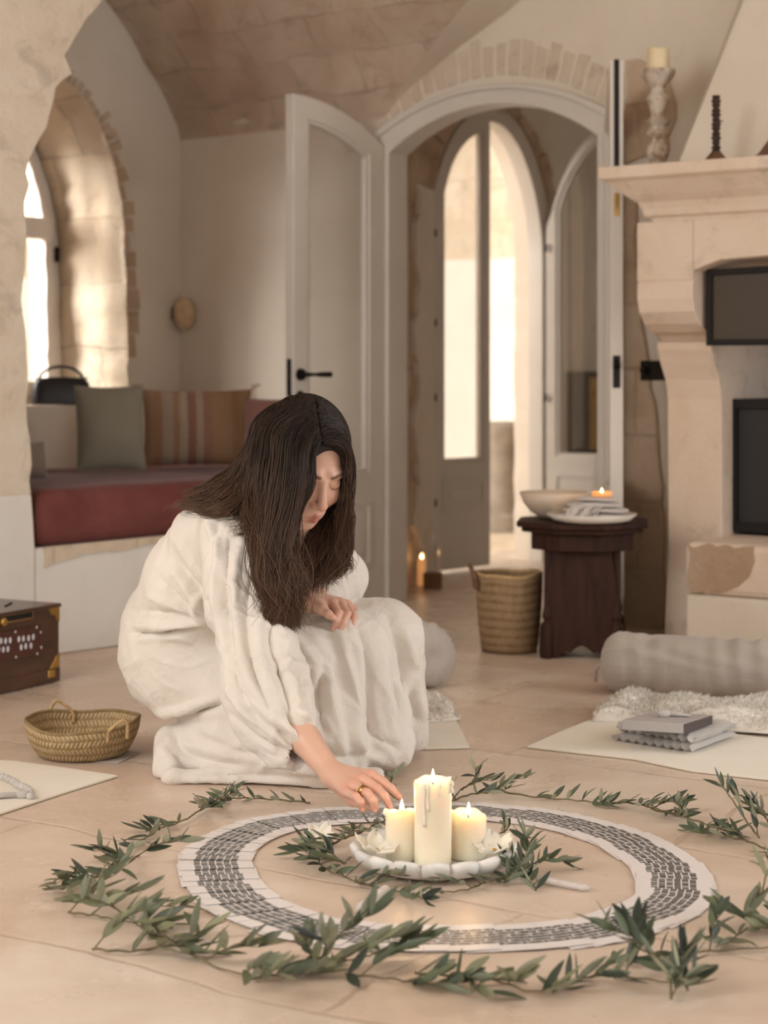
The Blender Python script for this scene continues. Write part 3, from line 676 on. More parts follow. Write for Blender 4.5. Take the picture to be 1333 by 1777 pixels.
# plan of the cushion: front line, then back to the window wall and the rear wall
pA = C0; pB = PO+BX*.92+BN*.01; pC = BO+UX*(-.42)-VX*.02; pD = BO+UX*(TC+.01)-VX*.02; pE = WO-VX*1.15+UX*.01
def inset(pts, d):
    out = []; n = len(pts); ctr = sum(pts)/n
    for i in range(n):
        a, b, c = pts[i-1], pts[i], pts[(i+1) % n]; e1 = (b-a)/np.linalg.norm(b-a); e2 = (c-b)/np.linalg.norm(c-b)
        n1 = np.array([-e1[1], e1[0], 0]); n2 = np.array([-e2[1], e2[0], 0])
        if np.dot(n1, ctr-b) < 0: n1 = -n1
        if np.dot(n2, ctr-b) < 0: n2 = -n2
        m = n1+n2; out.append(b+m/np.dot(m, n1)*d if abs(np.dot(m, n1)) > .1 else b)
    return out
plan = [pA, pB, pC, pD, pE]; dens = []
for i in range(5):
    a, b = plan[i], plan[(i+1) % 5]; dens += [a+(b-a)*k/14 for k in range(14)]
V = []; n = len(dens); ctr = sum(plan)/5; Fc = []
lv = [(.03, 0), (.006, .012), (0, .04), (-.004, .08), (0, .125), (.010, .150), (.035, .165), (.08, .170)]
for d_, z_ in lv:
    for p_ in dens:
        dr = ctr-p_; dr = dr/np.linalg.norm(dr); q = p_+dr*d_*1.3; q = q.copy(); q[2] = bz+z_+(.003*float(nz(q*np.array([1, 1, .4]), 2.5, 4)) if z_ > .02 else 0); V.append(q)
for i in range(len(lv)-1):
    for k in range(n): Fc.append((i*n+k, i*n+(k+1) % n, (i+1)*n+(k+1) % n, (i+1)*n+k))
base = (len(lv)-1)*n; rings = 6
for r_ in range(1, rings):
    f = 1-r_/rings
    for k in range(n): q = ctr+(V[base+k]-ctr)*f; q[2] = bz+.172+.004*float(nz(q, 2, 5)); V.append(q)
for r_ in range(rings-1):
    b0 = base+r_*n
    for k in range(n): Fc.append((b0+k, b0+(k+1) % n, b0+n+(k+1) % n, b0+n+k))
V.append(ctr+ZX*(bz+.173)); c_ = len(V)-1; b0 = base+(rings-1)*n
Fc += [(b0+k, b0+(k+1) % n, c_) for k in range(n)]+[tuple(range(n))[::-1]]
put('bench_cushion', MB().add(V, Fc), VELV, smooth=True, label='thick terracotta red velvet seat cushion on the plastered corner bench', cat='cushion')

def pillow(name, c, U, N, w, h, t, mat, lean=.2, label=None, cat='pillow', roll=0, seed=1, fringe=False, group=None):
    """U along the width, N towards the viewer side, standing on c (bottom centre)"""
    up = ZX*math.cos(lean)-N*math.sin(lean); nn = N*math.cos(lean)+ZX*math.sin(lean)
    if roll: U2 = U*math.cos(roll)+up*math.sin(roll); up = up*math.cos(roll)-U*math.sin(roll); U = U2
    n = 26; mb = MB(); V = []; uv = []
    for side in (1, -1):
        for i in range(n+1):
            for j in range(n+1):
                a, b = i/n*2-1, j/n*2-1
                k = (1-abs(a)**2.6)**.55*(1-abs(b)**2.6)**.55 if abs(a) < 1 and abs(b) < 1 else 0
                pin = 1-.055*(1-b*b)*abs(a)**3; pin2 = 1-.055*(1-a*a)*abs(b)**3
                q = c+U*a*w/2*pin+up*(h/2+b*h/2*pin2)+nn*side*t/2*k
                q = q+nn*.006*float(nz(q*np.array([1, 1, 1]), 6, seed))*k
                V.append(q); uv.append((i/n, j/n))
    m = n+1; Fc = [(i*m+j, (i+1)*m+j, (i+1)*m+j+1, i*m+j+1) for i in range(n) for j in range(n)]
    Fc += [(m*m+i*m+j, m*m+i*m+j+1, m*m+(i+1)*m+j+1, m*m+(i+1)*m+j) for i in range(n) for j in range(n)]
    mb.add(V, Fc, uv); o = thing(name, c, label, cat, group); f = put('pillow_cover', mb, mat, parent=o, smooth=True, fix=False)
    if fringe:
        mb = MB(); rr = random.Random(seed)
        for sx in (-1, 1):
            for k in range(46):
                q = c+U*sx*w/2*(.985)+up*(h*(k+.5)/46); mb.tube([q, q+U*sx*.012+up*rr.uniform(-.006, .006), q+U*sx*.02+up*rr.uniform(-.01, .01)-nn*rr.uniform(-.006, .006)], [.0018, .0015, .0008], 4)
        for sx in (-1, 1): 
            for k in range(18):
                q = c+U*sx*w*.49+up*h*.985; a = rr.uniform(-1, 1); mb.tube([q, q+U*sx*.014+U*a*.012+up*.014, q+U*sx*.02+U*a*.02+up*.024], [.002, .0016, .0008], 4)
        put('fringe', mb, m_plain('raw_wool_fringe_%d' % seed, (186, 160, 130), .95, .1), parent=o, kind='stuff')
    return o
zs_ = ztop+.016
SAGE = m_linen('sage_grey_linen', (138, 131, 114)); t = NT('striped_kilim'); v = t.coord('UV'); sx = t.n('ShaderNodeSeparateXYZ'); t.l(v, sx.inputs[0])
ob = t.coord(); wob = t.math('ADD', sx.outputs[0], t.math('MULTIPLY', t.math('SUBTRACT', t.noise(ob, 30, 3), .5), .03))
colr = t.ramp(wob, [(0, lin((160, 128, 102))), (.11, lin((160, 116, 94))), (.17, lin((166, 152, 136))), (.27, lin((154, 116, 94))), (.33, lin((168, 156, 140))), (.40, lin((132, 84, 76))), (.48, lin((164, 144, 128))), (.54, lin((136, 94, 78))), (.62, lin((140, 106, 78))), (.80, lin((128, 94, 68))), (.88, lin((142, 108, 76)))], 'CONSTANT')
sp = t.ramp(t.noise(ob, 90, 4, .8), [(.3, bw(.15)), (.7, bw(.6))]); t.set(Base_Color=t.mix(sp, colr, lin((150, 124, 100))), Roughness=.95, Specular_IOR_Level=.1); t.bump(t.noise(ob, 160, 3), .5, .003); KIL = t.m
MAR = m_linen('plum_brown_linen', (122, 84, 76))
# centre directions: sage pillow against the window wall side, kilim and plum against the rear wall
def gz(px, py, z): return G(px, py, z)
c = G(194, 818, zs_)+ZX*.0; pillow('scatter_pillow', c, np.array([.93, .36, 0]), np.array([.36, -.93, 0]), .245, .30, .13, SAGE, .16, 'sage grey linen pillow leaning on the window ledge beside the striped one', seed=3)
c = G(344, 810, zs_); pillow('scatter_pillow', c, np.array([.985, .17, 0]), np.array([.17, -.985, 0]), .40, .285, .13, KIL, .22, 'fringed striped kilim pillow in rust, cream and brown, middle of the bench', seed=4, fringe=True)
c = G(468, 820, zs_); pillow('scatter_pillow', c, np.array([.97, -.24, 0]), np.array([-.24, -.97, 0]), .21, .26, .10, MAR, .22, 'plum brown pillow half hidden behind the woman\'s head', seed=6)
c = G(40, 832, zs_); pillow('scatter_pillow', c, np.array([.80, .60, 0]), np.array([.6, -.80, 0]),    .17, .12, .09, m_linen('dusky_brown_linen', (128, 112, 100)), .2, 'dusky brown pillow just showing behind the stone pier at far left', seed=8)
# black bag on the sill
LEA = m_plain('black_leather', (22, 22, 26), .38, .1, 20)
q = hit(106, 704, WO+WN*.10, -WN); q = q*1.0; q[2] = sill+.001; bgx = np.array([.93, .36, 0]); bgn = np.array([-.36, .93, 0])
o = thing('handbag', q, 'black leather handbag with a curved top handle on the window sill', 'bag')
mb = MB(); V = []; n = 24; m = 14; w, h, dp = .225, .105, .10
for j in range(m+1):
    b = j/m; sh = (1-.10*b**3)*(1 if b < .9 else .93)
    for i in range(n):
        a = 2*math.pi*i/n; e = 2/4.0; ca, sa = math.cos(a), math.sin(a)
        V.append(q+bgx*w/2*sh*math.copysign(abs(ca)**e, ca)+bgn*dp/2*(1-.45*b*b)*math.copysign(abs(sa)**e, sa)+ZX*(h*b*(1-.06*abs(ca)*b)))
mb.add(V, [(j*n+i, j*n+(i+1) % n, (j+1)*n+(i+1) % n, (j+1)*n+i) for j in range(m) for i in range(n)]+[tuple(range(n))[::-1], tuple(m*n+i for i in range(n))])
put('bag_body', mb, LEA, parent=o, autosm=.8, bevel=.006)
hp = [q+bgx*.085*math.cos(a)+ZX*(.09+.055*math.sin(a)) for a in np.linspace(math.pi, 0, 18)]
put('handle', MB().tube(hp, .006, 10), LEA, parent=o, smooth=True)
mb = MB(); mb.tube([q+bgx*(-.1)+ZX*.099, q+bgx*.1+ZX*.099], .004, 6); put('zip', mb, IRON, parent=o)

# ------------------------------------------------------------------ signed-distance modelling (blocks + surface nets)
f32 = np.float32
def ln(v): return np.sqrt((v*v).sum(-1))
def cap_(p, a, b, ra, rb):
    a = np.asarray(a, f32); b = np.asarray(b, f32); ab = b-a; h = np.clip(((p-a)@ab)/(ab@ab), 0, 1); return ln(p-a-h[..., None]*ab)-(ra+(rb-ra)*h)
def ell_(p, c, r, R=None):
    q = p-np.asarray(c, f32)
    if R is not None: q = q@np.asarray(R, f32).T
    r = np.asarray(r, f32); k0 = ln(q/r); k1 = ln(q/(r*r)); return k0*(k0-1)/(k1+1e-9)
def smin(a, b, k): h = np.clip(.5+.5*(b-a)/k, 0, 1); return b*(1-h)+a*h-k*h*(1-h)
def smax(a, b, k): return -smin(-a, -b, k)
def surfnet(fn, lo, hi, h, margin=.02, B=24):
    lo = np.asarray(lo, float); N = np.ceil((np.asarray(hi)-lo)/h).astype(int); nb = -(-N//B); off = np.arange(B+2)-1
    diag = B*h*.87+margin; keysL = []; posL = []; quads = []
    S = np.int64(4096)
    def key(i, j, k): return ((i.astype(np.int64)+8)*S+(j+8))*S+(k+8)
    cc = np.stack(np.meshgrid(*[np.arange(n) for n in nb], indexing='ij'), -1).reshape(-1, 3)
    cen = (lo+(cc*B+B/2)*h).astype(f32); dc = fn(cen)
    for c, d in zip(cc, dc):
        if abs(d) > diag: continue
        g = c*B; ax = [lo[a]+(g[a]+np.arange(-1, B+1))*h for a in range(3)]
        p = np.stack(np.meshgrid(*ax, indexing='ij'), -1).astype(f32); D = fn(p.reshape(-1, 3)).reshape(B+2, B+2, B+2)
        ins = D < 0
        if ins.all() or not ins.any(): continue
        n = B+1; sm = np.zeros((n, n, n, 3)); ct = np.zeros((n, n, n)); 
        I = np.stack(np.meshgrid(*[np.arange(n)]*3, indexing='ij'), -1).astype(float)
        crn = [(a, b, e) for a in (0, 1) for b in (0, 1) for e in (0, 1)]
        for a in range(3):
            o1, o2 = [x for x in range(3) if x != a]
            for u in (0, 1):
                for v in (0, 1):
                    s0 = [0, 0, 0]; s0[o1] = u; s0[o2] = v; s1 = list(s0); s1[a] = 1
                    d0 = D[s0[0]:s0[0]+n, s0[1]:s0[1]+n, s0[2]:s0[2]+n]; d1 = D[s1[0]:s1[0]+n, s1[1]:s1[1]+n, s1[2]:s1[2]+n]
                    m = (d0 < 0) != (d1 < 0); t = np.where(m, d0/np.where(m, d0-d1, 1), 0); e = np.array(s0, float)[None, None, None]+np.zeros((n, n, n, 3)); e[..., a] += t
                    sm += np.where(m[..., None], e, 0); ct += m
        act = ct > 0; idx = np.argwhere(act); pv = idx+sm[act]/ct[act][:, None]
        gi = idx-1+g; keysL.append(key(gi[:, 0], gi[:, 1], gi[:, 2])); posL.append(lo+(pv-1+g)*h)
        for a in range(3):                                   # edges owned: min corner index 1..B
            o1, o2 = [(1, 2), (2, 0), (0, 1)][a]; sh = [0, 0, 0]; sh[a] = 1
            d0 = ins[1:B+1, 1:B+1, 1:B+1]; d1 = ins[1+sh[0]:B+1+sh[0], 1+sh[1]:B+1+sh[1], 1+sh[2]:B+1+sh[2]]
            for m, flip in ((d0 & ~d1, False), (~d0 & d1, True)):
                e = np.argwhere(m)
                if not len(e): continue
                e = e+g; q = []
                for u, v in ((0, 0), (-1, 0), (-1, -1), (0, -1)):
                    w = e.copy(); w[:, o1] += u; w[:, o2] += v; q.append(key(w[:, 0], w[:, 1], w[:, 2]))
                if flip: q = q[::-1]
                quads.append(np.stack(q, 1))
    K = np.concatenate(keysL); Pp = np.concatenate(posL); K, ix = np.unique(K, return_index=True); Pp = Pp[ix]; Q = np.concatenate(quads)
    J = np.searchsorted(K, Q); J = np.clip(J, 0, len(K)-1); ok = (K[J] == Q).all(1); return Pp, J[ok]
def vnormals(V, Q):
    n = np.cross(V[Q[:, 2]]-V[Q[:, 0]], V[Q[:, 3]]-V[Q[:, 1]]); N = np.zeros_like(V)
    for k in range(4): np.add.at(N, Q[:, k], n)
    return N/(np.linalg.norm(N, axis=1)[:, None]+1e-12)
def relax(V, Q, it=2, w=.5):
    E = np.concatenate([Q[:, [0, 1]], Q[:, [1, 2]], Q[:, [2, 3]], Q[:, [3, 0]]]); ct = np.bincount(E.ravel(), minlength=len(V))[:, None]+1e-9
    for _ in range(it):
        S_ = np.zeros_like(V); np.add.at(S_, E[:, 0], V[E[:, 1]]); np.add.at(S_, E[:, 1], V[E[:, 0]]); V = V*(1-w)+S_/ct*w
    return V

def keep_big(V, Q):
    lab = np.arange(len(V)); E = np.concatenate([Q[:, [0, 1]], Q[:, [1, 2]], Q[:, [2, 3]], Q[:, [3, 0]]])
    while True:
        m = np.minimum(lab[E[:, 0]], lab[E[:, 1]]); new = lab.copy(); np.minimum.at(new, E[:, 0], m); np.minimum.at(new, E[:, 1], m); new = new[new]
        if (new == lab).all(): break
        lab = new
    best = np.bincount(lab).argmax(); kp = lab == best; idx = np.cumsum(kp)-1; Q2 = Q[kp[Q].all(1)]; return V[kp], idx[Q2]

# ------------------------------------------------------------------ the kneeling woman: joints from the photo, at their depths
hips = P(335, 1120, 4.17); kneeN = P(560, 1312, 3.93); kneeF = P(668, 1118, 4.16); footF = P(690, 1285, 4.30); footN = P(300, 1325, 4.08)
waist = P(352, 1015, 4.07); chest = P(408, 958, 3.99); shN = P(398, 930, 3.87); shF = P(545, 945, 4.12)
elN = P(448, 1180, 3.72); wrN = P(577, 1344, 3.52); elF = P(600, 1010, 4.22); wrF = P(540, 1044, 4.06)
# head frame
yaw, pit, rol = math.radians(30), math.radians(33), math.radians(2)
Rm = (Matrix.Rotation(yaw, 3, 'Z') @ Matrix.Rotation(pit, 3, 'X') @ Matrix.Rotation(rol, 3, 'Y'))
Rh = np.array(Rm, float)                                        # local (+x her left side in the picture's right, -y face) to world
HC = P(529, 802, 3.93)                                          # head centre
HSC = 1.035
def hl(p): return ((p-HC.astype(f32))@Rh.astype(f32))/HSC       # world -> head local, face looks along -y
def hw(q): return HC+HSC*(Rh@np.asarray(q, float))
def head_sdf(p):
    q = hl(p); s = q.copy(); s[:, 0] = np.abs(s[:, 0])
    d = ell_(q, (0, .018, .035), (.073, .094, .083))
    d = smin(d, ell_(q, (0, -.030, -.025), (.058, .062, .078)), .03)
    d = smin(d, ell_(q, (0, -.050, -.088), (.034, .034, .026)), .03)
    d = smin(d, ell_(q, (0, -.070, -.098), (.016, .014, .013)), .016)
    d = smin(d, ell_(s, (.036, -.058, -.030), (.026, .026, .024)), .02)
    d = smin(d, cap_(s, (.016, -.084, .027), (.046, -.072, .022), .005, .005), .018)
    d = smax(d, -ell_(s, (.031, -.102, .004), (.021, .018, .014)), .014)
    d = smin(d, ell_(s, (.031, -.0725, .001), (.0160, .0135, .0105)), .007)
    d = smin(d, cap_(q, (0, -.086, .014), (0, -.109, -.030), .0062, .0100), .010)
    d = smin(d, ell_(s, (.0115, -.098, -.036), (.0078, .0098, .0070)), .006)
    d = smax(d, -ell_(s, (.0065, -.105, -.0425), (.0035, .006, .003)), .003)
    d = smin(d, ell_(q, (0, -.084, -.062), (.026, .014, .018)), .014)
    d = smin(d, cap_(s, (.0, -.0985, -.0605), (.023, -.0845, -.0668), .0046, .0024), .004)
    d = smin(d, cap_(s, (.0, -.0975, -.0715), (.021, -.0845, -.0692), .0058, .0028), .004)
    d = smax(d, -cap_(s, (.0, -.105, -.0660), (.022, -.089, -.0675), .0018, .0012), .002)
    d = smin(d, ell_(s, (.074, .008, -.012), (.007, .018, .030)), .006)
    return d*HSC
# hands: one chain per finger, joints read off the photo
def chain(p, pts, rad, k=.004):
    d = None
    for a, b, ra, rb in zip(pts[:-1], pts[1:], rad[:-1], rad[1:]):
        e = cap_(p, a, b, ra, rb); d = e if d is None else smin(d, e, k)
    return d
KN = [P(644, 1345, 3.475), P(630, 1352, 3.455), P(614, 1362, 3.44), P(600, 1374, 3.43)]
FN = [[KN[0], P(664, 1356, 3.462), P(680, 1369, 3.445), P(693, 1383, 3.43)],
      [KN[1], P(655, 1369, 3.425), P(668, 1382, 3.405), P(676, 1399, 3.40)],
      [KN[2], P(638, 1377, 3.40), P(648, 1389, 3.385), P(650, 1404, 3.385)],
      [KN[3], P(618, 1383, 3.39), P(626, 1392, 3.38), P(628, 1403, 3.382)]]
FR = [(.0098, .0085, .0078, .0064), (.0102, .0088, .0080, .0066), (.0098, .0086, .0078, .0064), (.0088, .0076, .0068, .0056)]
THN = [P(590, 1366, 3.50), P(612, 1388, 3.50), P(634, 1397, 3.475), P(652, 1402, 3.455)]
KF = [P(577, 1047, 4.03), P(590, 1045, 4.045), P(602, 1049, 4.065), P(612, 1056, 4.08)]
FF = [[KF[0], P(588, 1063, 3.995), P(584, 1077, 3.985), P(579, 1090, 3.985)],
      [KF[1], P(603, 1065, 4.00), P(596, 1082, 3.985), P(587, 1099, 3.98)],
      [KF[2], P(614, 1070, 4.02), P(612, 1086, 4.005), P(606, 1101, 4.00)],
      [KF[3], P(623, 1070, 4.05), P(628, 1082, 4.04), P(629, 1093, 4.035)]]
THF = [P(552, 1050, 4.03), P(560, 1058, 3.995), P(570, 1066, 3.98), P(577, 1071, 3.975)]
def hand(p, wr, kn, fn, fr, th, bulge):
    d = None
    for i, k_ in enumerate(kn):
        e = cap_(p, wr+(k_-wr)*.12, k_, .0175, .0105 if i < 3 else .0098); d = e if d is None else smin(d, e, .014)
    if bulge is not None: d = smin(d, cap_(p, wr+(th[0]-wr)*.4, th[1], .016, .0125), .014)
    f = None
    for c_, r_ in zip(fn, fr):
        e = chain(p, c_, r_); d = smin(d, e, .0035)
    d = smin(d, chain(p, th, (.0135, .0108, .0094, .0074)), .005); return d
def body_sdf(p):
    out = np.full(len(p), 9., f32)
    def near(c, r): return ln(p-np.asarray(c, f32)) < r
    neck_a = hw((0, .035, -.04)); neck_b = chest*.5+(shN+shF)*.25+ZX*.03
    d = cap_(p, neck_a, neck_b, .052, .056)
    d = smin(d, cap_(p, shN, shF, .045, .045), .05); d = smin(d, cap_(p, chest, waist, .095, .08), .06)
    d = smin(d, cap_(p, waist, hips, .08, .11), .05)
    d = smin(d, cap_(p, hips, kneeN, .08, .05), .03); d = smin(d, cap_(p, hips, kneeF, .08, .052), .03)
    d = smin(d, cap_(p, kneeF, footF, .048, .03), .02); d = smin(d, cap_(p, kneeN+ZX*.0, footN, .045, .028), .02)
    d = smin(d, cap_(p, shN, elN, .045, .036), .02); d = smin(d, cap_(p, elN, wrN+(elN-wrN)*.35, .037, .0285), .02); d = smin(d, cap_(p, wrN+(elN-wrN)*.35, wrN, .0285, .0215), .01)
    d = smin(d, cap_(p, shF, elF, .045, .034), .02); d = smin(d, cap_(p, elF, wrF, .034, .021), .02)
    out = d
    m = near(HC, .3)
    if m.any(): out[m] = smin(d[m], head_sdf(p[m]), .02)
    m = near(wrN*.4+KN[1]*.6, .16)
    if m.any(): out[m] = smin(out[m], hand(p[m], wrN, KN, FN, FR, THN, 1), .012)
    m = near(wrF*.4+KF[1]*.6, .14)
    if m.any(): out[m] = smin(out[m], hand(p[m], wrF, KF, FF, [tuple(x*.96 for x in r) for r in FR], THF, 1), .012)
    return out
V, Q = surfnet(body_sdf, (-.62, 3.3, -.01), (.22, 4.55, 1.0), .0024, .03)
V, Q = keep_big(V, Q); V = relax(V, Q, 2, .5)
t = NT('skin'); at = t.n('ShaderNodeVertexColor'); at.layer_name = 'Col'; v = t.coord()
bs = t.mix(.35, at.outputs[0], t.mix(t.noise(v, 30, 5), bw(.55), bw(.95)), 'MULTIPLY')
t.set(Base_Color=t.mix(.6, at.outputs[0], bs), Roughness=.42, Subsurface_Weight=.18, Subsurface_Radius=(.012, .004, .002), Subsurface_Scale=.6, Specular_IOR_Level=.4)
t.bump(t.noise(v, 240, 3), .12, .001); SKIN = t.m
def gauss(d, r): return np.exp(-(d/r)**2)
def body_colour(V):
    p = V.astype(f32); q = hl(p); s = q.copy(); s[:, 0] = np.abs(s[:, 0]); n = len(V)
    c = np.tile(np.array(lin((224, 180, 158))[:3]), (n, 1)); front = (q[:, 1] < -.045)
    def lay(c, m, col, a=1.0): return c*(1-m[:, None]*a)+np.array(lin(col)[:3])*m[:, None]*a
    lip = np.maximum(gauss(np.maximum(cap_(s, (0, -.0985, -.0605), (.021, -.0855, -.0665), .0045, .002), 0), .0016), gauss(np.maximum(cap_(s, (0, -.0975, -.0715), (.019, -.0855, -.069), .0058, .0022), 0), .0016))*front
    c = lay(c, lip, (186, 102, 92), .85)
    c = lay(c, gauss(np.maximum(cap_(s, (0, -.1, -.066), (.022, -.086, -.0675), .0008, .0005), 0), .0011)*front, (120, 58, 50), .8)
    ck = gauss(ln(s-np.array([.042, -.07, -.03], f32)), .026)*front; c = lay(c, ck, (222, 144, 122), .4)
    nsx = gauss(ln(q-np.array([0, -.11, -.032], f32)), .014)*front; c = lay(c, nsx, (216, 140, 118), .4)
    brow = gauss(np.maximum(chain(s, [np.array((.014, -.092, .0245)), np.array((.032, -.086, .0285)), np.array((.049, -.07, .0235))], (.0026, .0028, .0010), .001), 0)+0, .0022)*front
    m2 = np.clip(brow+0*brow, 0, 1); c = lay(c, m2, (78, 50, 38), .85)
    # upper lid: shaded skin tone and the dark line of lashes
    lash = gauss(np.abs(q[:, 2]+.0055-.10*0), .0013)*(np.abs(s[:, 0]-.031) < .0155)*front; zl = -.0062+.9*(s[:, 0]-.031)**2/.016
    lash = gauss(np.abs(q[:, 2]-zl), .0015)*(np.abs(s[:, 0]-.031) < .0158)*front; c = lay(c, lash, (38, 24, 20), .95)
    lid = gauss(ln((s-np.array([.031, -.085, .004], f32))/np.array([1.3, 1, .8], f32)), .012)*front*(1-lash); c = lay(c, lid, (190, 132, 110), .35)
    scal = np.clip((q[:, 2]-.088+.35*(q[:, 1]+.070))/.006, 0, 1)*(ln(q) < .14); scal = np.maximum(scal, np.clip((q[:, 1]-.0)/.01, 0, 1)*(ln(q) < .14)*(q[:, 2] > -.06)); part = gauss(np.abs(q[:, 0]-.001), .0028)*(q[:, 2] > .06); c = lay(c, scal*(1-part), (44, 30, 24), 1)
    for fl in (FN+FF):                                           # knuckles and fingertips a little redder
        for k_, rr_ in ((0, .010), (1, .008), (3, .009)): c = lay(c, gauss(ln(p-fl[k_].astype(f32)), rr_*1.3), (216, 136, 116), .45)
    return c
per = thing('person', (hips[0]+.12, 4.05, 0), 'woman with long dark hair in white linen dress, kneeling and reaching to the candles', 'person')
me_c = body_colour(V)
def put_np(name, V, Q, mats, parent, smooth=True):
    me = bpy.data.meshes.new(name); Vl = V-ORG[parent.name]; me.from_pydata(Vl.tolist(), [], Q.tolist())
    for m in (mats if isinstance(mats, (list, tuple)) else [mats]): me.materials.append(m)
    me.polygons.foreach_set('use_smooth', [smooth]*len(me.polygons)); o = bpy.data.objects.new(name, me); COL.objects.link(o); o.parent = parent; ORG[o.name] = ORG[parent.name]; return o

bd = put_np('body', V, Q, SKIN, per)
ca = bd.data.color_attributes.new('Col', 'FLOAT_COLOR', 'POINT'); ca.data.foreach_set('color', np.concatenate([me_c, np.ones((len(V), 1))], 1).astype(f32).ravel())
# gold ring on the reaching hand
a, b = FN[2][0], FN[2][1]; T = (b-a)/np.linalg.norm(b-a); c_ = a+(b-a)*.72
put('ring', MB().tube([c_-T*.0052, c_-T*.004, c_+T*.004, c_+T*.0052], [.0098, .0106, .0106, .0098], 28, cap=False), m_plain('polished_gold', (214, 170, 96), .22, .02, metal=1), parent=per, smooth=True)['label'] = 'wide gold ring'
# nails
NAIL = m_plain('nail', (226, 168, 150), .25, .02)
for fl, fr_ in zip(FN[:4]+FF[:4], FR*2):
    a, b = fl[2], fl[3]; T = (b-a)/np.linalg.norm(b-a); cmv = np.array([0, 0, H])-b; cmv = ZX*.75-np.array([0, 1., 0])*.65; up = cmv-T*np.dot(cmv, T); up /= np.linalg.norm(up); sd = np.cross(T, up)
    put('nail', MB().ell(b+up*fr_[3]*.62+T*.001, (.0066, .0042, .0024), [T, sd, up], 14, 8), NAIL, parent=per, smooth=True)

# ------------------------------------------------------------------ dress
def dress_sdf(p):
    px = (p[:, 0]/p[:, 1]*F+CX)
    w = .004*nz(p.astype(float), 5, 1, 6).astype(f32)
    d = ell_(p, hips+np.array([-.003, 0, -.0]), (.158, .165, .152))
    d = smin(d, cap_(p, hips+ZX*.04, waist, .140, .118), .05)
    d = smin(d, cap_(p, waist, chest, .116, .108), .06)
    d = smin(d, cap_(p, shN+np.array([-.006, .03, -.012]), shF+ZX*-.02, .062, .058), .05)
    d = smin(d, cap_(p, P(352, 930, 3.98), P(392, 905, 3.93), .060, .052), .04)
    d = smax(d, -cap_(p, hw((0, .02, -.11)), hw((0, -.02, -.16)), .050, .052), .01)
    sk = cap_(p, hips+np.array([.04, .03, -.02]), kneeF+np.array([-.01, 0, 0]), .115, .082)
    sk = smin(sk, cap_(p, hips+np.array([.03, -.06, -.04]), kneeN+np.array([0, 0, .02]), .115, .07), .05)
    sk = smin(sk, cap_(p, kneeF+np.array([0.0, -.0, -.0]), P(690, 1262, 4.22), .078, .062), .05)
    sk = smin(sk, cap_(p, P(600, 1130, 4.05), P(640, 1280, 4.0), .085, .060), .05)
    sk = smin(sk, cap_(p, P(520, 1150, 3.98), P(560, 1290, 3.93), .075, .07), .04)
    sk = smin(sk, cap_(p, P(560, 1295, 3.90), P(690, 1290, 4.05), .052, .030), .03)
    d = smin(d, sk, .045)
    lo_ = cap_(p, P(312, 1318, 4.05), P(560, 1330, 3.92), .046, .046)
    lo_ = smin(lo_, cap_(p, P(292, 1335, 4.00), P(300, 1290, 4.10), .026, .034), .02)
    lo_ = smin(lo_, cap_(p, P(420, 1280, 4.0), P(560, 1290, 3.95), .055, .06), .03)
    lo_ = smin(lo_, cap_(p, P(300, 1352, 3.95), P(650, 1348, 3.92), .016, .016), .03)
    d = smin(d, lo_, .014)
    lo_ = smin(lo_, cap_(p, P(338, 1285, 4.08), P(400, 1270, 4.02), .045, .06), .03); d = smin(d, lo_, .012)
    d = smin(d, cap_(p, P(690, 1180, 4.16), P(716, 1292, 4.20), .045, .026), .03); d = smin(d, cap_(p, P(650, 1290, 4.00), P(700, 1312, 4.02), .03, .014), .03)
    # crease between the hip and the folded calf
    d = smax(d, -cap_(p, P(262, 1253, 3.98), P(330, 1246, 3.88), .008, .006), .012)
    sl = chain(p, [shN+np.array([0, -.0, .0]), P(417, 1040, 3.80), P(448, 1120, 3.74), P(460, 1185, 3.70), P(480, 1240, 3.655), P(503, 1283, 3.615), P(517, 1302, 3.60)], (.066, .064, .070, .080, .074, .046, .030), .03)
    fr_ = chain(p, [shF, P(590, 1000, 4.20), P(565, 1035, 4.12)], (.058, .056, .036), .02)
    d = smin(d, sl, .012); d = smin(d, fr_, .02)
    # far panel of the skirt hanging from the raised knee
    d = smin(d, cap_(p, P(715, 1150, 4.2), P(722, 1278, 4.33), .022, .018), .04)
    d = smin(d, cap_(p, P(690, 1150, 4.12), P(700, 1318, 4.05), .03, .010), .03)
    d = d+w
    # cut the sleeve open around the forearm and the hems along the floor
    d = smax(d, -cap_(p, P(512, 1296, 3.60), P(560, 1348, 3.54), .0255, .0262), .004)
    hemz = .004+np.where(px > 660, (px-660)*.00022, 0)
    return smax(d, (hemz-p[:, 2]).astype(f32), .006)
V, Q = surfnet(dress_sdf, (-.66, 3.45, -.02), (.30, 4.6, .78), .0045, .03)
V, Q = keep_big(V, Q); V = relax(V, Q, 2, .5); N = vnormals(V, Q)
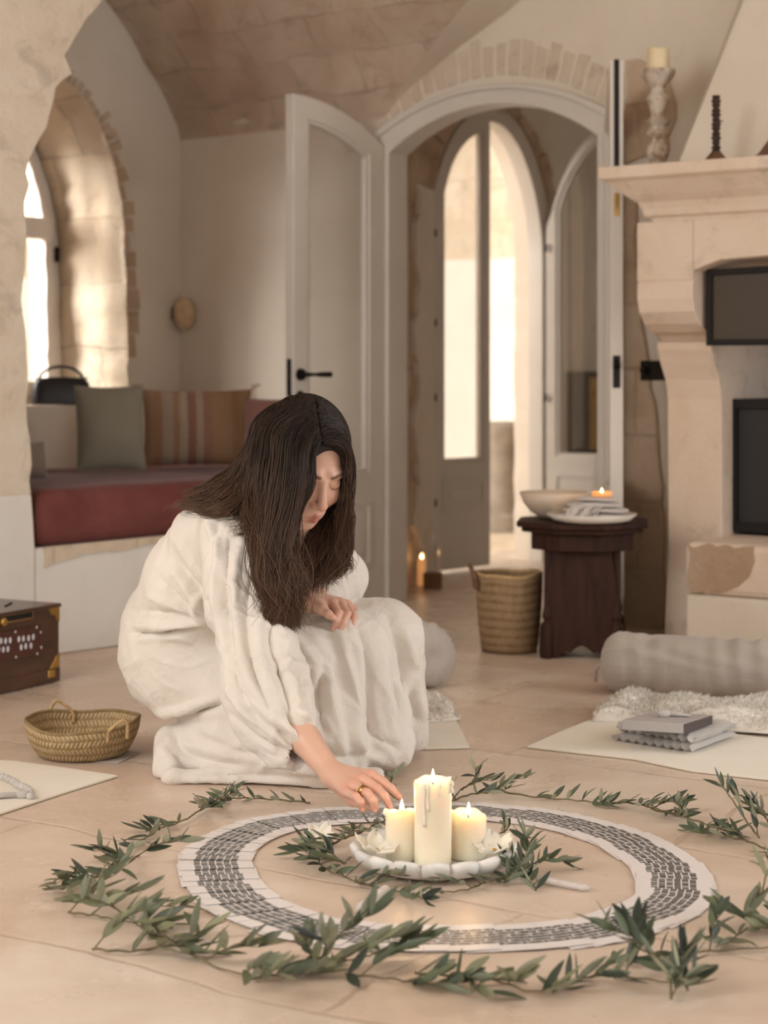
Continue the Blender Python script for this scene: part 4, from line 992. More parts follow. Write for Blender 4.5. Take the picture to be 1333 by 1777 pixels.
# folds: ridges (+) and creases (-) along traced lines; (points, width px, height m)
FOLD = [
 # back and waist
 ([(350, 880), (372, 935), (385, 985)], 7, .004), ([(382, 900), (372, 950), (368, 1000)], 5, -.004), ([(300, 985), (330, 1030), (362, 1080)], 8, .006), ([(312, 975), (345, 1020), (372, 1062)], 6, -.005),
 ([(275, 1000), (320, 1048), (352, 1078)], 7, -.005), ([(352, 1080), (340, 1065), (345, 1040), (362, 1030)], 7, .007), ([(300, 930), (330, 975), (352, 1010)], 8, .004),
 # hip: radiating creases from the fold at (350, 1083)
 ([(235, 1085), (290, 1085), (352, 1083)], 7, .008), ([(232, 1100), (290, 1097), (350, 1088)], 5, -.009), ([(240, 1110), (280, 1100), (330, 1112)], 8, .004), ([(225, 1060), (280, 1062), (340, 1072)], 6, -.004),
 ([(222, 1075), (232, 1120), (240, 1160)], 8, .003), ([(260, 1035), (310, 1055), (350, 1075)], 6, .005),
 ([(250, 1238), (310, 1232), (380, 1212)], 6, .008), ([(262, 1250), (320, 1243), (385, 1222)], 5, -.010),
 # skirt lap and front drape
 ([(470, 1085), (520, 1120), (560, 1180), (575, 1230)], 9, .007), ([(500, 1080), (550, 1120), (585, 1180), (600, 1240), (610, 1300)], 8, -.007), ([(585, 1085), (600, 1140), (615, 1200), (620, 1270), (628, 1330)], 9, .008),
 ([(620, 1090), (640, 1150), (640, 1220), (650, 1300)], 8, -.008), ([(650, 1075), (668, 1140), (672, 1210), (690, 1290)], 9, .008), ([(672, 1075), (695, 1130), (705, 1190), (720, 1250)], 8, -.009), ([(700, 1090), (720, 1150), (728, 1220), (738, 1250)], 8, .008),
 ([(480, 1150), (530, 1160), (545, 1180), (538, 1200)], 8, .009), ([(480, 1165), (520, 1172), (532, 1190)], 6, -.008), ([(545, 1110), (572, 1150), (566, 1200), (590, 1270), (585, 1320)], 8, .006), ([(560, 1150), (552, 1215), (566, 1270)], 7, -.007),
 ([(560, 1300), (600, 1315), (650, 1300)], 7, -.006), ([(600, 1250), (625, 1300), (668, 1320)], 8, .006), ([(630, 1230), (660, 1280), (690, 1300)], 7, -.006),
 # lower block
 ([(280, 1300), (300, 1330), (290, 1355)], 9, .006), ([(300, 1270), (330, 1310), (420, 1330)], 8, -.005), ([(320, 1290), (400, 1310), (480, 1322)], 10, .005), ([(330, 1340), (430, 1345), (520, 1352)], 8, -.005), ([(345, 1262), (400, 1285), (440, 1300)], 7, .005), ([(450, 1340), (480, 1320), (520, 1335), (560, 1340)], 7, .005),
 # sleeve: long soft folds down to the gathered cuff
 ([(380, 930), (372, 1000), (380, 1080), (392, 1150)], 7, .006), ([(398, 940), (392, 1010), (395, 1090), (405, 1170), (440, 1240)], 6, -.007), ([(420, 930), (408, 1000), (412, 1080), (425, 1160), (455, 1225)], 6, .006), ([(440, 1000), (428, 1060), (430, 1120), (445, 1180), (470, 1230)], 6, -.006),
 ([(462, 1040), (448, 1090), (455, 1150), (470, 1190), (492, 1240)], 6, .007), ([(480, 1060), (470, 1110), (485, 1160), (500, 1210), (510, 1260)], 6, -.008), ([(500, 1120), (496, 1160), (515, 1200), (525, 1245)], 6, .008), ([(520, 1150), (520, 1190), (535, 1225)], 5, -.006),
 ([(395, 1190), (425, 1235), (470, 1265), (500, 1295)], 6, .006), ([(415, 1215), (450, 1250), (490, 1275), (512, 1300)], 5, -.007), ([(440, 1220), (475, 1250), (505, 1270), (520, 1288)], 5, .006), ([(470, 1200), (495, 1235), (515, 1260), (528, 1278)], 5, -.006), ([(400, 1235), (440, 1275), (485, 1300), (505, 1310)], 5, -.005),
 ([(515, 1235), (530, 1245), (540, 1258), (538, 1270)], 5, .007), ([(500, 1180), (522, 1215), (520, 1240)], 5, -.006),
 ([(400, 925), (425, 950), (450, 1000), (490, 1030)], 7, .004), ([(420, 900), (440, 940), (470, 980)], 6, -.004),
]
def apply_folds(V, N, folds, gain=1.0):
    X, Y = proj(V); face = np.clip(-(N[:, 1])+.25, 0, 1)*1.0; disp = np.zeros(len(V))
    for pts, wpx, amp in folds:
        c = spline([(a, b) for a, b in pts], 26); dm = np.full(len(V), 1e9); bbx = (X > c[:, 0].min()-30) & (X < c[:, 0].max()+30) & (Y > c[:, 1].min()-30) & (Y < c[:, 1].max()+30)
        ii = np.where(bbx)[0]; x, y = X[ii], Y[ii]; best = np.full(len(ii), 1e9); fade = np.ones(len(ii))
        for k in range(25):
            ax, ay = c[k]; bx, by = c[k+1]; L2 = (bx-ax)**2+(by-ay)**2+1e-9; h = np.clip(((x-ax)*(bx-ax)+(y-ay)*(by-ay))/L2, 0, 1)
            dd = np.hypot(x-ax-h*(bx-ax), y-ay-h*(by-ay)); tt = (k+h)/25; u = dd < best; best[u] = dd[u]; fade[u] = np.sin(np.pi*np.clip(tt[u]*.92+.04, 0, 1))**.6
        disp[ii] += amp*gain*np.exp(-(best/wpx)**2)*fade
    return V+N*(disp*face)[:, None]
V = apply_folds(V, N, FOLD, 2.0)
N = vnormals(V, Q)
q = V.copy(); cr = 1-np.abs(nz(q+.03*np.stack([nz(q, 6, 5, 4), nz(q, 6, 9, 4), 0*q[:, 0]], 1), 9, 12, 6)); V = V+N*(.0018*cr)[:, None]
qw = q+.05*np.stack([nz(q, 3, 15, 5), nz(q, 3, 19, 5), nz(q, 3, 23, 5)], 1); rg = np.clip(1-np.abs(nz(qw*np.array([1.3, 1.3, .8]), 4.2, 31, 6))*1.5, 0, 1)**2
V = V+N*(.0042*rg)[:, None]; rg = np.clip(1-np.abs(nz(qw*np.array([1, 1, .9]), 9, 41, 6))*1.6, 0, 1)**2; V = V+N*(.0020*rg)[:, None]
# gathers at the cuff
cq = P(508, 1290, 3.61); dq = np.linalg.norm(V-cq, axis=1); axd = (wrN-elN)/np.linalg.norm(wrN-elN); r_ = V-cq; pr_ = r_-np.outer(r_@axd, axd); e1 = np.cross(axd, ZX); e1 /= np.linalg.norm(e1); e2 = np.cross(axd, e1); ang = np.arctan2(pr_@e2, pr_@e1)
V = V+N*(np.exp(-(dq/.055)**2)*.0022*np.sin(ang*17+3*np.sin(ang*3)))[:, None]
LINEN = m_linen('white_crinkled_linen', (230, 222, 212), trans=0, bump=.5, cr=30)
dr = put_np('dress', V, Q, LINEN, per); dr['label'] = 'loose white crinkled linen dress with gathered balloon sleeves'

# ------------------------------------------------------------------ hair: guide locks traced on the photo, filled with strands
t = NT('dark_brown_hair'); at = t.n('ShaderNodeVertexColor'); at.layer_name = 'Col'
t.set(Base_Color=at.outputs[0], Roughness=.46, Specular_IOR_Level=.35, Sheen_Weight=.0); HAIR = t.m
def HP(x, y, z): return hw((x, y, z))
# guide locks: list of (px, py, depth) — root on the scalp, then down
near_side = [
 [(556, 764, 3.815), (540, 785, 3.80), (539, 825, 3.79), (531, 858, 3.785), (516, 885, 3.78), (508, 925, 3.77), (513, 975, 3.74), (522, 1020, 3.73), (512, 1060, 3.74), (503, 1085, 3.75)],
 [(552, 748, 3.83), (530, 778, 3.80), (530, 825, 3.78), (520, 865, 3.775), (503, 905, 3.765), (500, 955, 3.75), (510, 1000, 3.73), (503, 1045, 3.72), (510, 1078, 3.73), (506, 1104, 3.74)],
 [(548, 735, 3.85), (518, 768, 3.80), (515, 820, 3.77), (504, 870, 3.76), (490, 920, 3.745), (488, 975, 3.73), (500, 1020, 3.715), (488, 1060, 3.71), (494, 1090, 3.72), (506, 1108, 3.73)],
 [(544, 720, 3.87), (503, 755, 3.80), (496, 815, 3.765), (486, 870, 3.75), (472, 930, 3.73), (472, 985, 3.715), (486, 1030, 3.70), (474, 1065, 3.70), (468, 1092, 3.71)],
 [(541, 708, 3.90), (488, 742, 3.81), (478, 805, 3.77), (468, 865, 3.755), (457, 925, 3.73), (457, 985, 3.71), (470, 1030, 3.70), (480, 1070, 3.70), (490, 1104, 3.71)],
 [(538, 699, 3.93), (475, 735, 3.84), (462, 795, 3.80), (454, 855, 3.775), (448, 915, 3.735), (448, 970, 3.71), (462, 1018, 3.695), (464, 1050, 3.695), (458, 1086, 3.70)],
 [(535, 694, 3.96), (468, 728, 3.87), (451, 790, 3.83), (443, 850, 3.80), (442, 905, 3.75), (444, 950, 3.71), (454, 1000, 3.69), (470, 1035, 3.69), (474, 1075, 3.70)],
 [(530, 691, 4.00), (462, 724, 3.90), (444, 785, 3.86), (434, 840, 3.83), (432, 885, 3.77), (440, 930, 3.72), (448, 985, 3.69), (458, 1030, 3.685), (460, 1066, 3.69)],
 [(548, 735, 3.85), (528, 775, 3.79), (520, 830, 3.77), (512, 880, 3.765), (498, 940, 3.745), (488, 985, 3.73), (482, 1020, 3.72), (492, 1055, 3.72), (512, 1100, 3.74)],
]
far_side = [
 [(562, 768, 3.82), (585, 770, 3.83), (600, 792, 3.86), (604, 850, 3.90), (606, 905, 3.93), (600, 950, 3.95), (604, 985, 3.95), (592, 1010, 3.95)],
 [(558, 750, 3.84), (586, 752, 3.86), (603, 790, 3.89), (608, 850, 3.92), (611, 890, 3.95), (604, 935, 3.96), (597, 975, 3.97), (600, 1000, 3.96)],
 [(553, 730, 3.86), (584, 732, 3.89), (600, 775, 3.93), (604, 840, 3.96), (600, 900, 3.97), (588, 950, 3.97), (580, 990, 3.97), (590, 1025, 3.96)],
 [(547, 712, 3.90), (578, 715, 3.94), (595, 760, 3.98), (598, 830, 4.00), (592, 900, 4.00), (572, 950, 3.99), (560, 1000, 3.97), (575, 1040, 3.96)],
 [(540, 697, 3.95), (566, 702, 3.99), (586, 745, 4.03), (590, 820, 4.04), (578, 890, 4.02), (552, 945, 3.99), (538, 990, 3.96), (552, 1042, 3.95)],
 [(545, 705, 3.93), (575, 708, 3.97), (590, 755, 4.01), (588, 830, 4.02), (570, 895, 4.00), (545, 940, 3.97), (530, 980, 3.94), (535, 1030, 3.94)],
 [(553, 730, 3.87), (588, 740, 3.91), (606, 800, 3.95), (612, 860, 3.96), (612, 915, 3.96), (605, 960, 3.96), (590, 990, 3.95), (566, 1020, 3.94)],
]
far_side = [[(x-(8 if y > 830 else 0), y, d) for x, y, d in g] for g in far_side]
back_side = [
 [(524, 691, 4.03), (462, 722, 3.94), (440, 780, 3.92), (420, 830, 3.90), (396, 862, 3.88), (362, 872, 3.90), (338, 880, 3.92), (312, 890, 3.95)],
 [(518, 692, 4.06), (456, 725, 3.98), (436, 780, 3.95), (412, 822, 3.93), (380, 846, 3.92), (350, 858, 3.93), (328, 868, 3.95), (306, 882, 3.98)],
 [(530, 691, 4.0), (464, 725, 3.91), (442, 790, 3.87), (430, 845, 3.85), (412, 880, 3.82), (385, 895, 3.81), (350, 892, 3.84), (332, 872, 3.87)],
 [(512, 693, 4.08), (452, 728, 4.01), (432, 780, 3.98), (405, 815, 3.96), (378, 832, 3.95), (355, 846, 3.96), (340, 850, 3.97), (325, 858, 3.98)],
 [(524, 691, 4.03), (460, 722, 3.95), (440, 785, 3.90), (428, 840, 3.865), (420, 880, 3.83), (432, 905, 3.80), (428, 925, 3.795), (416, 925, 3.795)],
 [(505, 697, 4.1), (455, 735, 4.03), (440, 790, 4.0), (425, 830, 3.98), (400, 850, 3.95), (372, 852, 3.94), (348, 868, 3.92), (322, 872, 3.94)],
]
def fill_hair(groups, per_lock, rad, seed):
    rs = np.random.RandomState(seed); Vs, Qs, Cs = [], [], []; base = 0; seg = 4; npt = 34
    for guides, spread in groups:
        G_ = [spline([P(*g) for g in gl], npt) for gl in guides]
        for k in range(len(G_)*per_lock):
            i = k % len(G_); a = G_[i]; b = G_[(i+rs.choice([-1, 1])) % len(G_)] if rs.rand() < .72 else a
            if abs(((i+1) % len(G_))-i) > 1 or (i == 0): b = G_[min(i+1, len(G_)-1)] if rs.rand() < .6 else a
            f = rs.rand()*.9; clump = rs.rand()
            cidx = int(rs.rand()*9); ph = cidx*1.7+i*2.1
            tt = np.linspace(0, 1, npt)[:, None]; end = .80+.16*((cidx*7+i*5) % 9)/9+.04*rs.rand()
            te = tt[:, 0]*end; pa = np.stack([np.interp(te, tt[:, 0], a[:, c]) for c in range(3)], 1); pb = np.stack([np.interp(te, tt[:, 0], b[:, c]) for c in range(3)], 1)
            p = pa*(1-f)+pb*f
            rsc = np.random.RandomState(1000+cidx+i*17+seed); cdir = rsc.normal(size=3)*np.array([1, .8, .3]); cdir /= np.linalg.norm(cdir)
            off = cdir*spread*.9+rs.normal(size=3)*spread*.35
            grow = np.clip(tt/.10, 0, 1)**.8
            wave = np.sin(tt*np.pi*2*(2.4+.5*rsc.rand())+ph)*(.0125*tt**1.5)
            pinch = 1-.62*tt**2
            p = p+off*grow*pinch+wave*np.array([1, .5, .15])+rs.normal(size=3)*.0015+np.array([1, 0, 0])*.006*rs.normal()*tt**3
            if rs.rand() < .05: p = p+(np.array([rs.normal()*.016, rs.normal()*.012, rs.normal()*.006]))*tt**1.5
            T = np.gradient(p, axis=0); T /= np.linalg.norm(T, axis=1)[:, None]+1e-9; S1 = np.cross(T, [0, 1, .01]); S1 /= np.linalg.norm(S1, axis=1)[:, None]+1e-9; S2 = np.cross(T, S1)
            r = rad*(.7+.6*rs.rand())*(1-.75*tt**3)
            ring = [p+S1*r*math.cos(2*math.pi*s/seg)+S2*r*math.sin(2*math.pi*s/seg) for s in range(seg)]
            Vs.append(np.stack(ring, 1).reshape(-1, 3)); idx = np.arange(npt-1)[:, None]*seg+np.arange(seg)[None]; nx = np.arange(npt-1)[:, None]*seg+(np.arange(seg)[None]+1) % seg
            Qs.append(np.stack([idx, nx, nx+seg, idx+seg], -1).reshape(-1, 4)+base); base += npt*seg
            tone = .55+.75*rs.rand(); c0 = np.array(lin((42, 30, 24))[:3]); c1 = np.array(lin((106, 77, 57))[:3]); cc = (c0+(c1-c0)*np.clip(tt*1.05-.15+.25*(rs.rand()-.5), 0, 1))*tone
            Cs.append(np.repeat(cc, seg, 0))
    return np.concatenate(Vs), np.concatenate(Qs), np.concatenate(Cs)
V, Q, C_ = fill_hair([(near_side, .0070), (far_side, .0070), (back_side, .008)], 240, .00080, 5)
# strands never sink into the skull or dress: push them out of the head
def push(V, fn, m):
    p = V.astype(f32)
    for _ in range(2):
        d = fn(p); e = 1e-3; g = np.stack([fn(p+np.array(v, f32))-d for v in ((e, 0, 0), (0, e, 0), (0, 0, e))], 1); g /= np.linalg.norm(g, axis=1)[:, None]+1e-9
        p = p+g*np.clip(m-d, 0, .05)[:, None]
    return p.astype(float)
rsx = np.random.RandomState(2); msel = np.linalg.norm(V-HC, axis=1) < .22
V[msel] = push(V[msel], head_sdf, (.0085+.005*rsx.rand(int(msel.sum()))))
def simple_dress(p): return np.minimum(np.minimum(cap_(p, shN, P(417, 1040, 3.8), .066, .064), cap_(p, P(352, 930, 3.98), P(392, 905, 3.93), .066, .056)), cap_(p, waist, chest, .12, .112))
msel = (V[:, 0] < -.05); V[msel] = push(V[msel], simple_dress, .008)
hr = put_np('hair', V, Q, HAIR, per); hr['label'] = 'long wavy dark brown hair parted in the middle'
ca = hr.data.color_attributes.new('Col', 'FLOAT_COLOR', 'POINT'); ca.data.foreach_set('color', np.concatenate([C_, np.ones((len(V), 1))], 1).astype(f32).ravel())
# close under-layer of hair over the skull so that no scalp shows
def capfn(p):
    q = hl(p); d = head_sdf(p)-.007
    face = ell_(q, (0.004, -.105, -.022), (.060, .075, .113))                      # opening left for the face
    d = smax(d, -face, .006); d = smax(d, (-(q[:, 2]+.085)).astype(f32), .01)
    part = cap_(q, (.001, -.09, .10), (0, .05, .13), .0018, .0018)
    d2 = np.minimum(9, d)
    gd = (np.abs(q[:, 0]+.002)+np.where(q[:, 2] > .04, 0, 1)).astype(f32)-.0022
    return d2
V, Q = surfnet(capfn, HC-.2, HC+.2, .003, .02)
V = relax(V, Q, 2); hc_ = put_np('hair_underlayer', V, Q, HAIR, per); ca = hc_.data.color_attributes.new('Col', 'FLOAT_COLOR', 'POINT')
ql = hl(V.astype(f32)); rt = push(np.array([P(*g[0]) for g in sorted(near_side[:8], key=lambda g: g[0][1])]), head_sdf, .007)
pd = np.full(len(V), 9.)
for a_, b_ in zip(rt[:-1], rt[1:]): pd = np.minimum(pd, cap_(V.astype(f32), a_, b_, 0, 0)) if np.linalg.norm(b_-a_) > 1e-4 else pd
pm = gauss(pd, .0042)[:, None]
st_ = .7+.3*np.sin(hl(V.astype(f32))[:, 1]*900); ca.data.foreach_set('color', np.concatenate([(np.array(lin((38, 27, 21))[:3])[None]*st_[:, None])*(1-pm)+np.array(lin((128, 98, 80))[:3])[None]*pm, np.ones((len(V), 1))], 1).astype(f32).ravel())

# ------------------------------------------------------------------ candles on the scalloped marble dish
def m_wax():
    t = NT('ivory_candle_wax'); v = t.coord(); t.set(Base_Color=t.ramp(t.noise(v, 14, 4), [(.3, lin((240, 228, 202))), (.7, lin((247, 238, 218)))]), Roughness=.38, Subsurface_Weight=.75, Subsurface_Radius=(.03, .018, .009), Subsurface_Scale=1.0, Specular_IOR_Level=.5)
    t.bump(t.noise(v, 20, 4), .25, .004); return t.m
WAX = m_wax()
FLAME = NT('candle_flame'); FLAME.set(Base_Color=(1, .8, .5, 1), Emission_Color=(1, .68, .30, 1), Emission_Strength=14); FLAME = FLAME.m
WICK = m_plain('charred_wick', (26, 20, 18), .8, .05)
def flame(parent, p, h, w):
    prof = [(0, 0), (w*.55, h*.06), (w, h*.22), (w*.92, h*.38), (w*.6, h*.62), (w*.28, h*.84), (0, h)]
    put('flame', MB().lathe(prof, p, 14, cap=False), FLAME, parent=parent, smooth=True)
def flame_light(p, e, name='flame_light'):
    d = bpy.data.lights.new(name, 'POINT'); o = bpy.data.objects.new(name, d); COL.objects.link(o); d.energy = e; d.color = (1, .62, .30); d.shadow_soft_size = .008; o.location = tuple(p)
MARBLE = NT('white_marble'); v = MARBLE.coord(); MARBLE.set(Base_Color=MARBLE.ramp(MARBLE.noise(v, 12, 8, .6, 1.2), [(.35, lin((222, 218, 212))), (.6, lin((240, 237, 232)))]), Roughness=.42, Subsurface_Weight=.15, Subsurface_Radius=(.01, .01, .01), Subsurface_Scale=.5); MARBLE = MARBLE.m
PC = P(753, 1512, 3.285); PC[2] = 0
NL = 16
def lob(r_, z, q, i):
    k = abs(math.cos(q*NL/2)); f = k**.55
    a = [0, .0, .35, .8, 1, 1, .9, .3, 0, 0][i]; return (r_*(1-.13*a*(1-f)), z-(.010*a*(1-f) if i > 3 else 0))
prof = [(.082, 0), (.104, .003), (.130, .011), (.143, .024), (.146, .036), (.140, .042), (.128, .034), (.10, .018), (.06, .014), (.0, .0138)]
dish = put('marble_dish', MB().lathe(prof, (PC[0], PC[1], .001), 192, fn=lob), MARBLE, smooth=True, label='round scalloped white marble dish holding the three candles', cat='dish')
def candle(cx, wpx, d, py_top, py_base, label, wob, seed, lean=0):
    x = (cx-CX)/F*d; r_ = wpx/2/F*d; zb = .0165; zt = H-(py_top-HY)/F*d; h = zt-zb; o = thing('pillar_candle', (x, d, zb), label, 'candle', 'three burning pillar candles')
    rs = np.random.RandomState(seed); prof = [(r_*.97, 0), (r_, .003)]+[(r_*(1+.012*math.sin(k*2.1+seed)), h*k/8) for k in range(1, 8)]+[(r_*1.02, h-.004), (r_*.98, h), (r_*.90, h-.002), (r_*.80, h-.008), (r_*.5, h-.012), (.0, h-.013)]
    n = len(prof)
    def fn(rr, z, q, i):
        k = 1 if 9 <= i <= 12 else 0; e = wob*k*(math.sin(q*1+seed)+.5*math.sin(3*q+seed*2)+.3*math.sin(7*q)); b = .022*math.sin(5*q+i*.5+seed)*(i > 8)
        fl = max(0, math.cos(q-math.pi*1.05))**6*.18*(i in (9, 10, 11)) if seed == 3 else 0
        return (rr*(1+.01*math.sin(3*q+seed)+b+fl), z+e)
    put('wax', MB().lathe(prof, (x, d, zb), 64, fn=fn), WAX, parent=o, smooth=True)
    wz = zt-.014; wk = put('wick', MB().tube([(x, d, wz), (x, d, wz+.008), (x+.001, d, wz+.015)], [.0011, .001, .0009], 6), WICK, parent=o); flame(wk, (x+.0005, d, wz+.010), .023, .0042); flame_light((x, d, zt+.03), .08)
    return o, r_, zt
o, r_, zt = candle(751, 65, 3.245, 1353, 1505, 'tallest burning ivory pillar candle, in the middle of the marble dish', .003, 1)
# run of wax down the tall candle and the raised lip on its right
cx_, cd_ = (751-CX)/F*3.245, 3.245
mb = MB()
for a, l, w in ((-2.05, .072, .0034), (-1.85, .045, .003), (-.35, .018, .006), (-1.2, .02, .0025)):
    pts = [(cx_+(r_+.0006)*math.cos(a+.02*math.sin(k)), cd_+(r_+.0006)*math.sin(a+.02*math.sin(k)), zt-.001-l*k/8) for k in range(9)]; mb.tube(pts, [w*.8]+[w*(.7+.2*math.sin(k*1.3)) for k in range(1, 8)]+[w*1.15], 8)
put('wax_drips', mb, m_plain('wax_drips', (246, 236, 216), .35, .02), parent=o, smooth=True)
candle(697, 56, 3.275, 1405, 1503, 'short burning pillar candle with a folded lip, left of the tallest', .004, 3)
candle(813, 64, 3.285, 1410, 1504, 'short wide burning pillar candle right of the tallest', .004, 5)
# frangipani flowers
PET = m_plain('cream_petal', (240, 234, 220), .6, .03); PIST = m_plain('yellow_flower_centre', (206, 150, 58), .7, .15, 60)
def flower(c, R, up, seed, label, n=5, tilt=.5):
    up = np.array(up, float); up /= np.linalg.norm(up); e1 = np.cross(up, [0, 1, .2]); e1 /= np.linalg.norm(e1); e2 = np.cross(up, e1); o = thing('flower', c, label, 'flower'); rs = random.Random(seed)
    for k in range(n):
        a = 2*math.pi*k/n+seed; d_ = e1*math.cos(a)+e2*math.sin(a); s_ = np.cross(up, d_); L = R*rs.uniform(.9, 1.1)
        def fn(u, v): 
            w = R*.40*math.sin(math.pi*min(1, u*.93+.05))**.7; b = (v-.5)*2
            return c+d_*L*u+s_*w*b+up*(tilt*L*(u**1.3)+.006*b*b+.003*b*u)
        put('petal', MB().grid(fn, 10, 6), PET, parent=o, smooth=True, fix=False).modifiers.new('s', 'SOLIDIFY').thickness = .0014
    put('flower_centre', MB().ell(c+up*.004, (R*.13, R*.13, R*.12), [e1, e2, up], 12, 8), PIST, parent=o, smooth=True)
def at(px, py, z): return G(px, py, z)
flower(at(652, 1480, .034), .040, (.15, -.15, .9), 1, 'cream open flower on the dish left of the candles')
flower(at(858, 1480, .034), .038, (-.15, -.15, .9), 2.2, 'cream open flower on the dish right of the candles')
flower(at(556, 1458, .012), .030, (-.1, -.5, .9), 4, 'small white flower on the floor among the olive leaves left of the dish')
# crystal wands
CRY = NT('milky_selenite'); CRY.set(Base_Color=lin((236, 228, 222)), Roughness=.25, Transmission_Weight=.35, Subsurface_Weight=.3, Subsurface_Scale=.01); CRY = CRY.m
def wand(a, b, r_, label):
    a = np.array(a); b = np.array(b); n = 14; pts = [a+(b-a)*k/n+ZX*r_ for k in range(n+1)]; rad = [r_*.5]+[r_*(.95+.06*math.sin(k*2.3)) for k in range(n-1)]+[r_*.45]
    put('crystal_wand', MB().tube(pts, rad, 7), CRY, label=label, cat='crystal', bevel=.001)
wand(G(622, 1588), G(672, 1552), .0095, 'thick milky crystal stick on the floor in front of the dish')
wand(G(930, 1532), G(1022, 1549), .007, 'slender pale crystal stick on the floor right of the dish')

# ------------------------------------------------------------------ ring of printed sheets
outer = [(315, 1500), (330, 1470), (400, 1430), (500, 1411), (640, 1400), (780, 1396), (900, 1402), (1010, 1418), (1110, 1445), (1190, 1490), (1232, 1545), (1222, 1590), (1080, 1640), (900, 1652), (740, 1652), (560, 1640), (440, 1610), (345, 1562)]
inner = [(437, 1500), (447, 1474), (500, 1450), (570, 1436), (660, 1428), (780, 1424), (870, 1429), (950, 1442), (1040, 1470), (1098, 1502), (1112, 1532), (1092, 1562), (1000, 1592), (890, 1606), (740, 1610), (620, 1606), (520, 1585), (455, 1545)]
Po = np.array([G(*p) for p in outer]); Pi = np.array([G(*p) for p in inner]); ctr = (Po.mean(0)+Pi.mean(0))/2
def closed(Pn, n=2000):
    e = np.concatenate([Pn[-2:], Pn, Pn[:3]]); return spline(e, 2000)[int(2000*2/(len(e)-1)):int(2000*(len(Pn)+2)/(len(e)-1))]
Co, Ci = closed(Po), closed(Pi)
def ray_r(C, a):
    th = np.arctan2(C[:, 1]-ctr[1], C[:, 0]-ctr[0]); i = np.argmin(np.abs((th-a+math.pi) % (2*math.pi)-math.pi)); return np.hypot(*(C[i]-ctr)[:2])
def m_print():
    t = NT('printed_sheet'); u = t.coord('UV'); sx = t.n('ShaderNodeSeparateXYZ'); t.l(u, sx.inputs[0]); x, y = sx.outputs[0], sx.outputs[1]   # x radial 0..1, y tangential 0..1
    oi = t.n('ShaderNodeObjectInfo')
    def between(v, a, b): return t.math('MULTIPLY', t.math('GREATER_THAN', v, a), t.math('LESS_THAN', v, b))
    area_ = t.math('MULTIPLY', between(x, .20, .80), between(y, -.1, 1.1))
    colf = t.math('FRACT', t.math('MULTIPLY', t.math('SUBTRACT', x, .20), 10.0)); cols = t.math('LESS_THAN', colf, .83)
    rowf = t.math('FRACT', t.math('MULTIPLY', y, 22.0)); 
    cv = t.n('ShaderNodeCombineXYZ'); t.l(t.math('FLOOR', t.math('MULTIPLY', t.math('SUBTRACT', x, .20), 10.0)), cv.inputs[0]); t.l(t.math('FLOOR', t.math('MULTIPLY', y, 22.0)), cv.inputs[1])
    wn = t.n('ShaderNodeTexWhiteNoise'); t.l(cv.outputs[0], wn.inputs['Vector'])
    dark = t.ramp(wn.outputs['Value'], [(0, bw(.03)), (.3, bw(.08)), (.5, bw(.16)), (.72, bw(.30)), (.88, bw(.5))], 'CONSTANT')
    lines = t.math('LESS_THAN', rowf, 2.0); ink = t.math('MULTIPLY', t.math('MULTIPLY', area_, cols), lines)
    c = t.mix(t.math('MULTIPLY', ink, .93), lin((232, 226, 224)), dark); t.set(Base_Color=c, Roughness=.33, Specular_IOR_Level=.5); return t.m
SHEET = m_print()
ang = []; N_ = 76
lens = []; A_ = np.linspace(0, 2*math.pi, 721)
rm = np.array([(ray_r(Co, a if a < math.pi else a-2*math.pi)+ray_r(Ci, a if a < math.pi else a-2*math.pi))/2 for a in A_]); cum = np.concatenate([[0], np.cumsum(np.hypot(np.diff(rm*np.cos(A_)), np.diff(rm*np.sin(A_))))])
rs = random.Random(11); me_sheet = None
